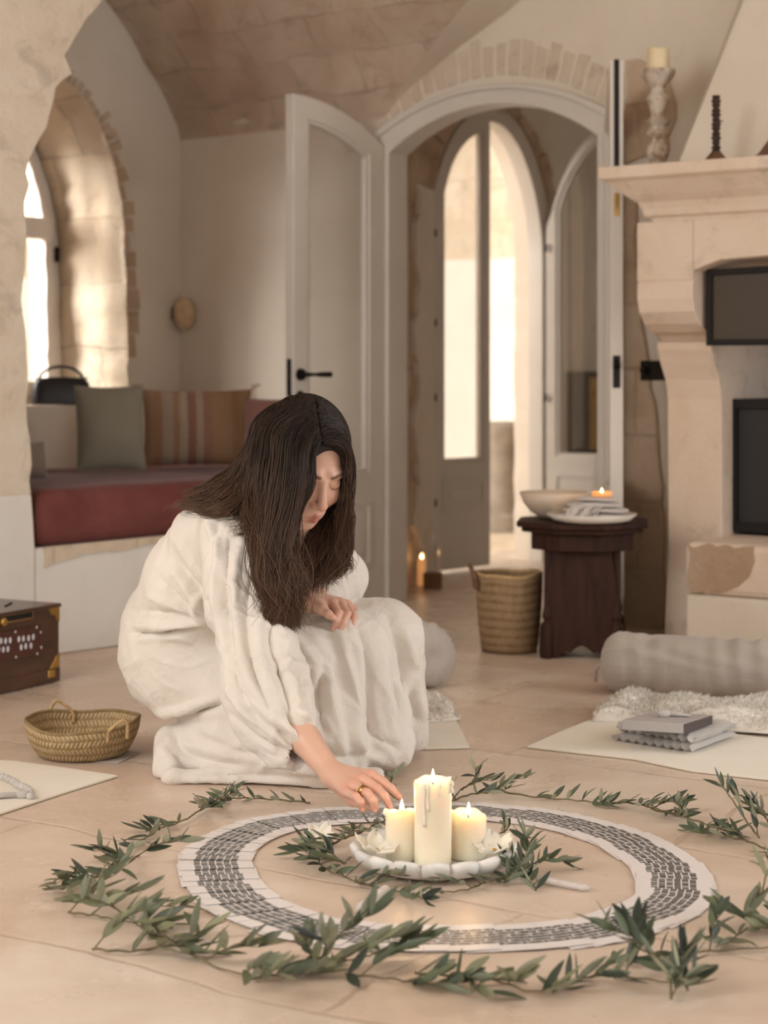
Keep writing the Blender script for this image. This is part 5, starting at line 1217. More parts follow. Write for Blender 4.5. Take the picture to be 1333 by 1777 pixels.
for k in range(N_):
    s_ = cum[-1]*(k+rs.uniform(-.12, .12))/N_; a = float(np.interp(s_ % cum[-1], cum, A_)); a2 = a if a < math.pi else a-2*math.pi
    ro, ri = ray_r(Co, a2), ray_r(Ci, a2); rmid = (ro+ri)/2+rs.uniform(-.005, .005); w = (ro-ri); w = .128 if w < .15 else w*.9
    x = ctr[0]+rmid*math.cos(a); y = ctr[1]+rmid*math.sin(a)
    e = .01; a3 = a+e; 
    r2 = float(np.interp(a3 % (2*math.pi), A_, rm)); r1 = float(np.interp(a, A_, rm)); tx = r2*math.cos(a3)-r1*math.cos(a); ty = r2*math.sin(a3)-r1*math.sin(a); phi = math.atan2(ty, tx)-math.pi/2+rs.uniform(-.03, .03)
    if me_sheet is None:
        mb = MB(); W2_, T2_ = .5, .5; nn = 4; vs = []; uvs = []
        for s2 in (1, 0):
            for i in range(nn+1):
                for j in range(nn+1):
                    u_, v_ = i/nn, j/nn; vs.append((u_-.5, v_-.5, s2*.0006+ .0028*v_)); uvs.append((u_, v_))
        m_ = nn+1; Fc = [(i*m_+j, (i+1)*m_+j, (i+1)*m_+j+1, i*m_+j+1) for i in range(nn) for j in range(nn)]; Fc += [tuple(m_*m_+q for q in f[::-1]) for f in Fc]
        bd_ = [(i*m_) for i in range(nn+1)]+[nn*m_+j for j in range(1, nn+1)]+[i*m_+nn for i in range(nn-1, -1, -1)]+[j for j in range(nn-1, 0, -1)]
        Fc += [(bd_[i], bd_[(i+1) % len(bd_)], bd_[(i+1) % len(bd_)]+m_*m_, bd_[i]+m_*m_) for i in range(len(bd_))]
        mb.add(vs, Fc, uvs); so = put('printed_sheet', mb, SHEET, local=True, loc=(0, 0, 0)); me_sheet = so
    else: so = me_sheet.copy(); COL.objects.link(so)
    so.location = (x, y, .0012+.0004*(k % 2)); so.rotation_euler = (0, 0, phi); so.scale = (w, .090, 1)
    tag(so, 'white sheet printed with dark columns, overlapping its neighbours in the ring on the floor', 'printed sheet', 'printed sheets fanned in a ring')

# ------------------------------------------------------------------ olive branches
def m_leaf(name, c1, c2, rough=.5):
    t = NT(name); at_ = t.n('ShaderNodeVertexColor'); at_.layer_name = 'Tone'; v = t.coord(); f = t.math('ADD', at_.outputs[0], t.math('MULTIPLY', t.noise(v, 60, 3), .25))
    t.set(Base_Color=t.ramp(f, [(.15, lin(c1)), (1.0, lin(c2))]), Roughness=rough, Specular_IOR_Level=.45, Subsurface_Weight=.0); return t.m
LEAF = m_leaf('olive_leaf_upper', (40, 50, 40), (98, 108, 80)); LEAFU = m_leaf('olive_leaf_underside', (126, 134, 112), (172, 174, 150), .6)
LEAFP = m_leaf('dusty_olive_leaf', (74, 82, 62), (146, 146, 112)); TWIG = m_plain('olive_twig', (112, 100, 74), .8, .15, 60)
def branch(name, pts, n, L, label, group, seed, pale=False, zmax=.05, stem=.0022, up=.35, tips=True):
    rs = np.random.RandomState(seed); W_ = [G(p[0], p[1], (p[2] if len(p) > 2 else .006)) for p in pts]; path = spline(W_, 40); path[:, 2] = np.maximum(path[:, 2], stem+.0008)+.002*np.abs(np.sin(np.arange(40)*.5+seed))
    o = thing(name, (path[:, 0].mean(), path[:, 1].mean(), 0), label, 'branch', group)
    st = MB(); st.tube(path, np.linspace(stem, stem*.45, 40), 6); T = np.gradient(path, axis=0); T /= np.linalg.norm(T, axis=1)[:, None]; V = []; Fc = []; MI = []; tones = []
    def leafmesh(b, d_, L_, wd, roll, curl):
        d_ = d_/np.linalg.norm(d_); s_ = np.cross(d_, ZX); s_ /= np.linalg.norm(s_)+1e-9; u_ = np.cross(s_, d_); s_, u_ = s_*math.cos(roll)+u_*math.sin(roll), u_*math.cos(roll)-s_*math.sin(roll)
        base = len(V); m = 7; tn = rs.uniform(.0, .9)
        for side in (0, 1):
            for i in range(m+1):
                f = i/m; w = wd*math.sin(math.pi*min(1, f*.96+.02))**.8*(1-.25*f); c = b+d_*L_*f+u_*(curl*L_*f*f)-u_*side*.0004
                for j in (-1, 0, 1): q = c+s_*w*j+u_*abs(j)*w*.28; q[2] = max(q[2], .0012-side*.0004); V.append(q); tones.append(tn)
        for i in range(m):
            for j in (0, 1): a_ = base+i*3+j; Fc.append((a_, a_+3, a_+4, a_+1)); MI.append(0); a_ += 3*(m+1); Fc.append((a_, a_+1, a_+4, a_+3)); MI.append(1)
    twigs = []
    k = 0
    while k < n:
        f = (k+.5)/n; i = int(min(39, f*39)); b = path[i]; t_ = T[i]; sd = np.cross(t_, ZX); sd /= np.linalg.norm(sd)+1e-9
        if rs.rand() < .22 and k < n-3:                                     # side twig carrying its own leaves
            dr_ = t_*rs.uniform(.2, .9)+sd*rs.choice([-1, 1])*rs.uniform(.5, 1)+ZX*rs.uniform(.1, .8)*up*2; dr_ /= np.linalg.norm(dr_); tl = L*rs.uniform(1.0, 1.9); tp = [b+dr_*tl*x+ZX*.01*math.sin(x*3) for x in (0, .33, .66, 1)]
            for q in tp: q[2] = min(max(q[2], .003), zmax+.03)
            st.tube(tp, [stem*.6, stem*.5, stem*.4, stem*.25], 5)
            for x in np.linspace(.2, 1, 5):
                bb = tp[0]+(tp[3]-tp[0])*x; bb[2] = np.interp(x, [0, .33, .66, 1], [q[2] for q in tp])
                for sg in (-1, 1):
                    d_ = dr_*rs.uniform(.5, 1.1)+sd*sg*rs.uniform(.2, .8)+ZX*rs.uniform(-.2, .7)*up*1.6; leafmesh(bb, d_, L*rs.uniform(.6, 1.0), L*rs.uniform(.11, .15), rs.uniform(-1.2, 1.2), rs.uniform(-.15, .15))
            k += 3; continue
        for sg in (-1, 1):
            d_ = t_*rs.uniform(.4, 1.2)+sd*sg*rs.uniform(.3, 1)+ZX*(rs.uniform(-.1, 1.1)*up*1.6 if rs.rand() < .72 else 2.4*up); leafmesh(b, d_, L*rs.uniform(.65, 1.1), L*rs.uniform(.11, .15), rs.uniform(-1.3, 1.3), rs.uniform(-.18, .18))
        k += 1
    if tips: leafmesh(path[-1], T[-1], L*.8, L*.09, 0, .1)
    put('stem', st, TWIG, parent=o, smooth=True); mb = MB().add(V, Fc); mb.MI = MI
    lf = put('foliage', mb, [LEAFP if pale else LEAF, LEAFU], parent=o, smooth=True, fix=False)
    ca = lf.data.color_attributes.new('Tone', 'FLOAT_COLOR', 'POINT'); tn = np.array(tones); ca.data.foreach_set('color', np.stack([tn, tn, tn, tn*0+1], 1).astype(f32).ravel()); return o
GO = 'olive branches in the outer wreath'; GI = 'olive sprigs around the marble dish'
BR = [
 ([(538, 1394), (470, 1388), (415, 1386), (385, 1390)], 9, .034, 'thin olive tip lying by the hem of the white dress', 0),
 ([(400, 1384), (360, 1400), (320, 1424), (285, 1436), (248, 1440)], 13, .045, 'olive branch behind the ring of sheets, left of the dress', 0),
 ([(345, 1402, .01), (380, 1388, .03), (410, 1374, .05)], 7, .038, 'small upright olive tip close to the left end of the dress hem', 0),
 ([(268, 1446), (232, 1470), (205, 1500), (165, 1518), (130, 1528)], 15, .050, 'olive branch at the far left of the wreath, upper end', 0),
 ([(240, 1486, .01), (200, 1512, .03), (150, 1530, .03), (105, 1545)], 12, .052, 'leafy olive branch pointing left at the leftmost bulge of the wreath', 0),
 ([(118, 1585), (165, 1590), (215, 1600), (290, 1605)], 12, .058, 'pale green olive branch left of the sheets with broad leaves', 1),
 ([(150, 1520, .01), (180, 1555, .02), (215, 1590, .02), (255, 1615)], 13, .055, 'dense grey olive branch curving down on the left of the wreath', 1),
 ([(160, 1648), (230, 1652), (300, 1640), (350, 1620)], 10, .060, 'olive branch with a bare brown stem at lower left of the wreath', 1),
 ([(255, 1600), (320, 1650), (400, 1688), (480, 1692), (560, 1690)], 15, .066, 'long pale olive branch at the lower left front of the wreath', 1),
 ([(430, 1700), (500, 1690), (560, 1670, .01), (620, 1665, .02), (665, 1650)], 13, .062, 'bushy olive branch in front of the sheets, left of the candle glow', 1),
 ([(540, 1672, .01), (565, 1655, .03), (560, 1630, .06)], 8, .058, 'upright olive tuft overlapping the front of the sheets', 0),
 ([(600, 1692), (680, 1700), (740, 1710), (800, 1705)], 10, .062, 'olive branch at the front centre of the wreath', 0),
 ([(720, 1690), (790, 1695), (860, 1703), (920, 1722), (965, 1715)], 11, .064, 'pale olive branch at the front with leaves standing up', 1),
 ([(960, 1722), (1010, 1700), (1060, 1695), (1130, 1702), (1195, 1712)], 11, .055, 'olive branch at the right front of the wreath, lying flat', 0),
 ([(1165, 1735), (1160, 1690, .02), (1130, 1650, .04), (1100, 1610, .06)], 12, .056, 'tall olive branch leaning over the right front of the sheets', 0),
 ([(1195, 1720), (1180, 1690, .03), (1190, 1650, .06)], 8, .055, 'upright olive twig at the right front corner of the wreath', 0),
 ([(1060, 1672), (1110, 1664), (1200, 1655), (1290, 1648), (1400, 1640)], 9, .052, 'olive branch with a long bare stem running to the right edge', 0),
 ([(1400, 1600), (1345, 1610), (1300, 1612), (1262, 1640)], 14, .056, 'dense olive branch at the right edge, lower one', 1),
 ([(1290, 1590, .02), (1320, 1555, .05), (1330, 1520, .07), (1345, 1500, .08)], 10, .055, 'upright olive branch cut by the right edge', 1),
 ([(690, 1388), (672, 1372, .02), (682, 1350, .05)], 6, .040, 'dark olive twig between the fingertips and the tall candle', 0),
 ([(782, 1392), (815, 1380, .01), (850, 1376, .02), (880, 1370)], 10, .042, 'dark olive branch directly behind the tall candle', 0),
 ([(800, 1372, .01), (822, 1355, .05), (826, 1338, .075)], 5, .040, 'upright dark olive twig behind the right candle', 0),
 ([(850, 1370), (920, 1383), (1000, 1390), (1050, 1396)], 9, .040, 'sparse olive branch at the back of the wreath with single upright leaves', 0),
 ([(1040, 1396), (1090, 1394, .01), (1130, 1402, .01), (1165, 1412), (1190, 1420)], 14, .042, 'leafy olive branch at the back right of the wreath', 0),
 ([(1130, 1405), (1190, 1420), (1240, 1436), (1275, 1450)], 13, .044, 'olive branch behind the right side of the sheets', 0),
 ([(1345, 1482), (1300, 1462), (1255, 1452), (1200, 1440)], 13, .042, 'olive branch at the right edge, the upper one lying flat', 0),
 ([(1318, 1455, .01), (1295, 1425, .04), (1275, 1395, .07), (1252, 1362, .10)], 9, .040, 'slim olive twig rising above the wreath at far right', 0),
 ([(1340, 1440, .01), (1325, 1415, .04), (1300, 1400, .06)], 8, .040, 'small olive twig at the right edge above the flat branch', 0),
]
for i, (pts, n, L, lab, pale) in enumerate(BR): branch('olive_branch', pts, n, L, lab, GO, 100+i, bool(pale), up=.32 if i not in (22,) else .5)
BI = [
 ([(622, 1446, .02), (585, 1462, .02), (556, 1485, .01), (560, 1505), (600, 1524), (650, 1540)], 13, .046, 'dark olive sprig curving round the left of the dish'),
 ([(640, 1440, .03), (600, 1455, .035), (560, 1470, .03), (520, 1476, .015)], 13, .048, 'dense dark olive sprig tucked against the left rim of the dish'),
 ([(600, 1500, .02), (570, 1490, .02), (535, 1490, .01)], 8, .045, 'short olive sprig pointing left from the dish'),
 ([(620, 1532), (670, 1545), (715, 1553), (735, 1560)], 9, .042, 'olive sprig in front of the left candle beside the thick crystal'),
 ([(905, 1520), (850, 1530), (810, 1545), (765, 1550)], 9, .036, 'thin olive sprig in front of the right part of the dish'),
 ([(880, 1530), (905, 1500, .03), (918, 1470, .05), (912, 1452, .07)], 12, .042, 'upright dark olive sprig against the right rim of the dish'),
 ([(900, 1515, .01), (930, 1500, .02), (960, 1492, .02), (990, 1500, .01)], 9, .036, 'olive sprig pointing right from the dish'),
 ([(930, 1545), (915, 1525, .01), (895, 1505, .02), (880, 1490, .03)], 10, .040, 'drooping olive sprig at the right front of the dish'),
 ([(868, 1448, .02), (880, 1440, .03), (875, 1430, .04)], 3, .028, 'tiny olive tip behind the right candle'),
]
for i, (pts, n, L, lab) in enumerate(BI): branch('olive_sprig', pts, n, L, lab, GI, 200+i, False, up=.3)

# ------------------------------------------------------------------ mats, folded cloth, box, fleece, bolsters
MATW = m_linen('ivory_felt_mat', (232, 224, 208), bump=.2, cr=12)
def flat(name, px, th, mat, label, cat, z=0.001, **k):
    pts = [G(*p) for p in px]; n = len(pts); V = [q+ZX*z for q in pts]+[q+ZX*(z+th) for q in pts]
    b = bmesh.new(); return put(name, MB().add(V, [tuple(range(n))[::-1], tuple(range(n, 2*n))]+[(i, (i+1) % n, (i+1) % n+n, i+n) for i in range(n)]), mat, label=label, cat=cat, bevel=th*.4, **k)
flat('floor_mat', [(-160, 1318), (20, 1324), (110, 1336), (204, 1350), (120, 1376), (0, 1416), (-130, 1470)], .005, MATW, 'cream felt mat with the grey beads at the left edge', 'mat')
flat('floor_mat', [(914, 1299), (975, 1272), (1040, 1246), (1520, 1310), (1560, 1400), (1333, 1356), (1200, 1341), (1100, 1320), (1000, 1309)], .005, MATW, 'cream felt mat under the grey box and folded cloth', 'mat')
flat('floor_mat', [(690, 1304), (735, 1252), (792, 1253), (815, 1300)], .005, MATW, 'cream felt mat corner showing between the dress and the grey bolster', 'mat')
flat('paper_sheet', [(150, 1322), (205, 1326), (246, 1306), (180, 1300)], .001, m_plain('grey_paper', (196, 190, 184), .8, .02), 'small grey paper sheet under the oval basket', 'paper')
# fleece
def fleece(name, px, zt, label, seed, nfib=9000, n=46, th=.035, flen=.010):
    a, b, c, d_ = [G(*p) for p in px]; rs = np.random.RandomState(seed)
    def fn(u, v):
        q = (a*(1-u)+b*u)*(1-v)+(d_*(1-u)+c*u)*v; e = min(u, 1-u, v, 1-v); h = zt*min(1, (e/.10))**.5 if e > 0 else 0
        q = q.copy(); q[2] = .007+h*(.85+.22*float(nz(q, 7, seed))); q[:2] += .010*np.array([float(nz(q, 6, seed+1)), float(nz(q, 6, seed+2))]); return q
    mb = MB().grid(fn, n, n); Vv = np.array(mb.V)
    base = [fn(0, 0), fn(1, 0), fn(1, 1), fn(0, 1)]
    mb.add([q*np.array([1, 1, 0])+ZX*.0065 for q in base], [(0, 1, 2, 3)])
    for _ in range(nfib):
        u, v = rs.rand(2); q = fn(u, v); dr_ = np.array([rs.normal(), rs.normal(), abs(rs.normal())*1.2]); dr_ /= np.linalg.norm(dr_); q2 = q+dr_*flen*(.5+rs.rand()); q2[2] = max(q2[2], .007); sd = np.cross(dr_, [.3, .5, .8]); sd /= np.linalg.norm(sd)+1e-9; w = .0016
        qm = (q+q2)/2+sd*.003; mb.add([q-sd*w, q+sd*w, qm+sd*w*.8, qm-sd*w*.8, q2], [(0, 1, 2, 3), (3, 2, 4)])
    put(name, mb, m_linen('white_fleece', (238, 232, 222), bump=.3, cr=80), smooth=True, label=label, cat='fleece', fix=False)
fleece('sheepskin', [(1022, 1256), (1450, 1286), (1440, 1236), (1045, 1234)], .045, 'fluffy white sheepskin behind the grey box, before the long bolster', 3, 9000)
fleece('sheepskin', [(700, 1262), (800, 1254), (762, 1216), (690, 1216)], .018, 'small edge of white sheepskin between the dress and the grey bolster', 4, 1500, 20)
# bolsters
BOL = m_linen('stone_grey_linen', (180, 170, 160), bump=.6, cr=14)
def bolster(px0, px1, r_, label, seed, endtie=True):
    a = G(*px0)+ZX*(r_+.001); b = G(*px1)+ZX*(r_+.001); ax = b-a; L = np.linalg.norm(ax); ax /= L; sd = np.cross(ax, ZX); o = thing('bolster', a*np.array([1, 1, 0]), label, 'bolster'); V = []; n, m = 90, 56; uv = []
    prof = [(0, 0), (.25, -.006), (.45, -.008), (.62, -.003), (.78, .004), (.9, .014), (.97, .03), (1, .055)]
    rows = [(r_*p_, z_) for p_, z_ in prof]+[(r_, .055+(L-.11)*k/n) for k in range(1, n)]+[(r_*p_, L-z_) for p_, z_ in prof[::-1]]
    for rr, s_ in rows:
        for k in range(m):
            q = 2*math.pi*k/m; edge_ = math.exp(-min(s_, L-s_)/.09); p3 = np.array([s_, r_*math.cos(q), r_*math.sin(q)])
            wr_ = .0035*edge_*math.sin(q*19+3*math.sin(q*2))*(rr/r_)+.004*float(nz(p3*np.array([1.6, .5, .5]), 11, seed))*(rr/r_)+.0048*(max(0, math.sin(q+.3))**1.2)*float(nz(np.array([s_*1.0+.25*math.sin(q*1.5), 0, .05*q]), 7, seed+7))*(rr/r_)
            R = rr+wr_; P_ = a+ax*s_+sd*R*math.cos(q)+ZX*R*math.sin(q); P_[2] = max(P_[2], .0075); V.append(P_); uv.append((q*r_, s_))
    Fc = [(i*m+k, i*m+(k+1) % m, (i+1)*m+(k+1) % m, (i+1)*m+k) for i in range(len(rows)-1) for k in range(m)]
    put('cover', MB().add(V, Fc, uv), BOL, parent=o, smooth=True)
    if endtie:
        put('cord_knot', MB().ell(a-ax*.008-ZX*.01+sd*0, (.012, .016, .014), None, 12, 8).tube([a-ax*.012, a-ax*.03-ZX*.025, a-ax*.028-ZX*.055], [.006, .005, .004], 6), BOL, parent=o, smooth=True)
bolster((1052, 1200), (1520, 1226), .078, 'long grey linen bolster lying behind the white sheepskin', 1)
bolster((752, 1198), (560, 1140), .088, 'grey bolster with rounded end poking out behind the dress', 2, False)
# folded ruffled cloth and box on the right mat
CLO = m_linen('grey_linen_cloth', (186, 181, 176), bump=.3)
c00, c10, c11, c01 = G(1066, 1290), G(1206, 1313), G(1280, 1286), G(1130, 1268)
o = thing('folded_cloth', (c00+c11)/2, 'folded grey linen cloth with a ruffled edge under the box', 'cloth')
def layer(z0, z1, grow, seed, ruff):
    n, m = 48, 30; V = []; 
    for s2 in (0, 1):
        for i in range(n+1):
            for j in range(m+1):
                u, v = i/n, j/m; q = ((c00*(1-u)+c10*u)*(1-v)+(c01*(1-u)+c11*u)*v); ee = min(v/.12, 1); e2 = min(u/.08, 1, (1-u)/.08); e3 = min((1-v)/.12, 1); k = (max(0, ee)*max(0, e2)*max(0, e3))**.4
                mid = (z0+z1)/2; z_ = mid+((z1-mid) if s2 else (z0-mid))*k; rf = (1-ee)*ruff+(1-e2)*ruff*.5
                q = q+(c00-c01)/np.linalg.norm(c00-c01)*(.008*rf*math.sin(u*58+seed)+grow*(1-ee)); q = q.copy(); q[2] = z_+.006+.006*rf*math.sin(u*58+1.6+seed)+.0015*float(nz(q, 9, seed)); V.append(q)
    w = m+1; h_ = (n+1)*w; Fc = [(i*w+j, (i+1)*w+j, (i+1)*w+j+1, i*w+j+1) for i in range(n) for j in range(m)]; Fc = [f[::-1] for f in Fc]+[tuple(h_+q for q in f) for f in Fc]
    put('fold', MB().add(V, Fc), CLO, parent=o, smooth=True, fix=False)
layer(.002, .021, .008, 1, .8); layer(.021, .043, .0, 4, 1)
zb_ = .0505
q0, q1, q2 = G(1080, 1267, zb_), G(1186, 1274, zb_), G(1236, 1258, zb_); q3 = q0+q2-q1
o = thing('gift_box', (q0+q2)/2, 'flat pale grey box lying on the folded cloth', 'box')
e1 = (q1-q0)/np.linalg.norm(q1-q0); e2 = (q2-q1)/np.linalg.norm(q2-q1)
def prism(pts, z0, z1): n = len(pts); return MB().add([q*np.array([1, 1, 0])+ZX*z0 for q in pts]+[q*np.array([1, 1, 0])+ZX*z1 for q in pts], [tuple(range(n))[::-1], tuple(range(n, 2*n))]+[(i, (i+1) % n, (i+1) % n+n, i+n) for i in range(n)])
put('lid', prism([q0, q1, q2, q3], zb_+.001, zb_+.023), m_plain('pale_grey_card', (178, 172, 170), .6, .02), parent=o, bevel=.0012)
b_ = prism([q1+e1*.0005+e2*.001, q1+e1*.0015+e2*.001, q2+e1*.0015-e2*.001, q2+e1*.0005-e2*.001], zb_+.002, zb_+.022); put('dark_side', b_, m_plain('dark_brown_card', (78, 66, 66), .6, .03), parent=o)
def tassel(c, dr_, L, n, mat, label, beads=(), cat='tassel', seed=1, fan=.22):
    o = thing('tassel', c, label, cat); rs = np.random.RandomState(seed); dr_ = np.array(dr_, float); dr_ /= np.linalg.norm(dr_); sd = np.cross(dr_, ZX); mb = MB()
    for k in range(n):
        f = rs.uniform(-1, 1); g_ = rs.rand(); pts = [c+ZX*(.004+.004*g_), c+dr_*L*.3+sd*f*.006+ZX*(.005+.006*g_), c+dr_*L*.65+sd*f*fan*L*.6+ZX*(.002+.005*g_), c+dr_*L*rs.uniform(.9, 1.1)+sd*f*fan*L+ZX*.0018]; mb.tube(spline(pts, 9), .0013, 5)
    put('threads', mb, mat, parent=o, smooth=True); mb = MB(); mb.tube([c-dr_*.008+ZX*.007, c+ZX*.007, c+dr_*.012+ZX*.007, c+dr_*.016+ZX*.006], [.006, .0085, .0085, .006], 12); put('binding', mb, mat, parent=o, smooth=True)
    for b_, r_ in beads: put('bead', MB().ell(b_, (r_, r_, r_), None, 12, 8), mat, parent=o, smooth=True)
    return o
THR = m_plain('pale_grey_cotton', (190, 184, 178), .9, .06, 40)
zt_ = zb_+.0235; tassel(G(1150, 1244, zt_), (1, .15, 0), .062, 34, THR, 'pale grey bead tassel lying on top of the box', [(G(1146+5*k, 1238-1.0*(k % 2), zt_+.008), .006) for k in range(4)], seed=2)
bd_pts = [G(x, y, .012) for x, y in [(-60, 1352), (-42, 1347), (-25, 1345), (-8, 1346), (6, 1349), (16, 1353), (25, 1358), (32, 1363), (40, 1366), (47, 1369), (52, 1375), (53, 1382)]]
bpath = spline(bd_pts, 18)
tassel(G(44, 1385, .006), (-1, -.12, 0), .10, 40, THR, 'pale grey string of beads with a tassel on the left mat', [(q, .0085) for q in bpath], cat='beads', seed=5, fan=.16)

# ------------------------------------------------------------------ baskets
def m_weave(name, c1, c2, c3, sx, sy):
    t = NT(name); u = t.coord('UV', (sx, sy, 1)); s = t.n('ShaderNodeSeparateXYZ'); t.l(u, s.inputs[0]); x, y = s.outputs[0], s.outputs[1]
    row = t.math('FLOOR', y); alt = t.math('MODULO', row, 2.0); sg = t.math('SUBTRACT', t.math('MULTIPLY', alt, 2.0), 1.0); fr_ = t.math('FRACT', y)
    ph = t.math('ADD', x, t.math('MULTIPLY', sg, t.math('MULTIPLY', fr_, .8))); w = t.math('ABSOLUTE', t.math('SUBTRACT', t.math('FRACT', ph), .5)); hh = t.math('MULTIPLY', t.math('SUBTRACT', .5, w), t.math('SINE', t.math('MULTIPLY', fr_, math.pi)))
    n = t.noise(t.coord(), 60, 4); f = t.math('ADD', t.math('MULTIPLY', hh, 1.6), t.math('MULTIPLY', t.math('SUBTRACT', n, .5), .7)); t.set(Base_Color=t.ramp(f, [(.02, lin(c1)), (.35, lin(c2)), (.8, lin(c3))]), Roughness=.8, Specular_IOR_Level=.25); t.bump(hh, .9, .006); return t.m
PALM = m_weave('plaited_palm', (150, 124, 88), (190, 166, 126), (208, 188, 150), 1, 1)
def basket(c, a, b, ta, tb, h, rot, mat, rows, cols, wall, lift, seed):
    """(a,b) base half axes, (ta,tb) rim half axes"""
    n, m = 72, 12; V = []; uv = []
    ca_, sa_ = math.cos(rot), math.sin(rot)
    def pt(q, f, ins):
        bul = math.sin(f*math.pi/2)**.8; A_ = a+(ta-a)*bul-ins; B_ = b+(tb-b)*bul-ins; w = 1+.012*math.sin(3*q+seed)*f; x, y = A_*math.cos(q)*w, B_*math.sin(q)*w
        return (c[0]+x*ca_-y*sa_, c[1]+x*sa_+y*ca_, c[2]+h*f+lift*f*math.cos(2*q)*.5+.002*math.sin(5*q+seed)*f)
    mb = MB(); 
    seqs = [(0.0, .03)]+[(k/m, 0) for k in range(m+1)]+[(k/m, wall) for k in range(m, 0, -1)]+[(.04, wall)]
    for i, (f, ins) in enumerate(seqs):
        for k in range(n+1): q = 2*math.pi*k/n; V.append(pt(q, f, ins)); uv.append((k/n*cols, f*rows))
    Fc = [(i*(n+1)+k, i*(n+1)+k+1, (i+1)*(n+1)+k+1, (i+1)*(n+1)+k) for i in range(len(seqs)-1) for k in range(n)]
    V.append((c[0], c[1], c[2])); uv.append((0, 0)); V.append((c[0], c[1], c[2]+.006)); uv.append((0, 0)); t0_ = len(V)-2
    Fc += [(k+1, k, t0_) for k in range(n)]+[((len(seqs)-1)*(n+1)+k, (len(seqs)-1)*(n+1)+k+1, t0_+1) for k in range(n)]
    mb.add(V, Fc, uv); rim = [pt(2*math.pi*k/n, 1, wall*.5) for k in range(n+1)]; return mb, rim, pt
bc = P(143, 1300, 4.245); bc[2] = .002
o = thing('oval_basket', bc, 'shallow oval plaited palm basket with two small handles, beside the dress', 'basket')
mb, rim, pt = basket(bc, .095, .10, .128, .145, .074, 0, PALM, 4, 80, .006, .012, 2); put('basket_body', mb, PALM, parent=o, smooth=True, fix=False)
ROPE = m_plain('palm_rope', (192, 160, 114), .8, .12, 90); mb = MB(); mb.tube(rim, .0042, 8, cap=False); put('rim', mb, m_weave('plaited_rim', (150, 118, 76), (202, 174, 128), (216, 194, 152), 1, 60), parent=o, smooth=True)
def handle(a, b, top, r_=.0038, w=.0): 
    a, b, top = map(np.array, (a, b, top)); pts = spline([a-ZX*.02, a, (a+top)/2+(a-b)*.12, top, (b+top)/2+(b-a)*.12, b, b-ZX*.02], 26); m_ = MB(); m_.tube(pts, r_, 8); 
    for k in range(3): m_.tube([p_+np.array([math.sin(i*1.8+k*2.1), math.cos(i*1.8+k*2.1), 0])*r_*.7 for i, p_ in enumerate(pts)], r_*.55, 6)
    return m_
hb = [P(86, 1246, 4.36), P(127, 1239, 4.37)]; put('handle', handle(hb[0], hb[1], P(98, 1216, 4.36)+0*ZX), ROPE, parent=o, smooth=True)
hb = [P(187, 1272, 4.13), P(221, 1266, 4.14)]; put('handle', handle(hb[0], hb[1], P(214, 1250, 4.13)), ROPE, parent=o, smooth=True)
bc = P(884, 1130, 5.80); bc[2] = .001
o = thing('tall_basket', bc, 'tall round brown woven basket behind the dark stool', 'basket')
mb, rim, pt = basket(bc, .084, .084, .102, .102, .235, 0, None, 9, 60, .008, .006, 5); WV = m_weave('brown_seagrass', (124, 98, 70), (160, 132, 100), (176, 150, 116), 1, 1)
put('basket_body', mb, WV, parent=o, smooth=True, fix=False); mb = MB(); mb.tube(rim, .0055, 8, cap=False); put('rim', mb, ROPE, parent=o, smooth=True)
DROPE = m_plain('dark_rope_handle', (112, 82, 56), .8, .15, 60); hx = bc+np.array([-.100, -.02, .215]); put('handle', handle(hx+np.array([-.004, -.03, 0]), hx+np.array([-.004, .04, 0]), hx+np.array([-.02, .005, .045]), .007), DROPE, parent=o, smooth=True)

# ------------------------------------------------------------------ dark carved stool
WOOD = NT('dark_walnut'); v = WOOD.coord('Object', (1, 1, .15)); WOOD.set(Base_Color=WOOD.ramp(WOOD.noise(v, 40, 6, .6, .6), [(.3, lin((40, 23, 17))), (.7, lin((66, 40, 29)))]), Roughness=.6, Specular_IOR_Level=.2); WOOD.bump(WOOD.noise(v, 40, 5), .2, .002); WOOD = WOOD.m
sc_ = P(1012, 1100, 5.74); sc_[2] = 0; zt_s = .405
o = thing('carved_stool', sc_, 'dark walnut octagonal stool with shaped board legs, by the fireplace', 'stool')
a0 = math.radians(22.5-8)
def octa(r_, z0, z1): pts = [sc_+np.array([math.cos(a0+k*math.pi/4), math.sin(a0+k*math.pi/4), 0])*r_ for k in range(8)]; return prism(pts, z0, z1)
mb = octa(.212, zt_s-.018, zt_s); put('stool_top', mb, WOOD, parent=o, bevel=.005); put('moulding', octa(.196, zt_s-.032, zt_s-.0175), WOOD, parent=o, bevel=.004)
put('apron', octa(.165, zt_s-.085, zt_s-.0315), WOOD, parent=o, bevel=.004)
def board(w=1.0):
    hf = [(.088, .322), (.090, .29), (.097, .25), (.104, .20), (.112, .155), (.118, .125), (.112, .112), (.122, .10), (.126, .06), (.127, .018), (.124, 0), (.070, 0), (.060, .012), (.046, .022), (.034, .018), (.026, .026), (.012, .036), (0, .040)]
    hf = [(x*w, z) for x, z in hf]; return hf+[(-x, z) for x, z in hf[-2::-1]]
th0 = math.radians(-8)
for k in range(4):
    a = th0+k*math.pi/2; Nn = np.array([math.sin(a), -math.cos(a), 0]); Uu = np.array([math.cos(a), math.sin(a), 0]); put('board_leg', MB().slab(board(), [], sc_+Nn*.112, Uu, -Nn, .022), WOOD, parent=o, bevel=.003)
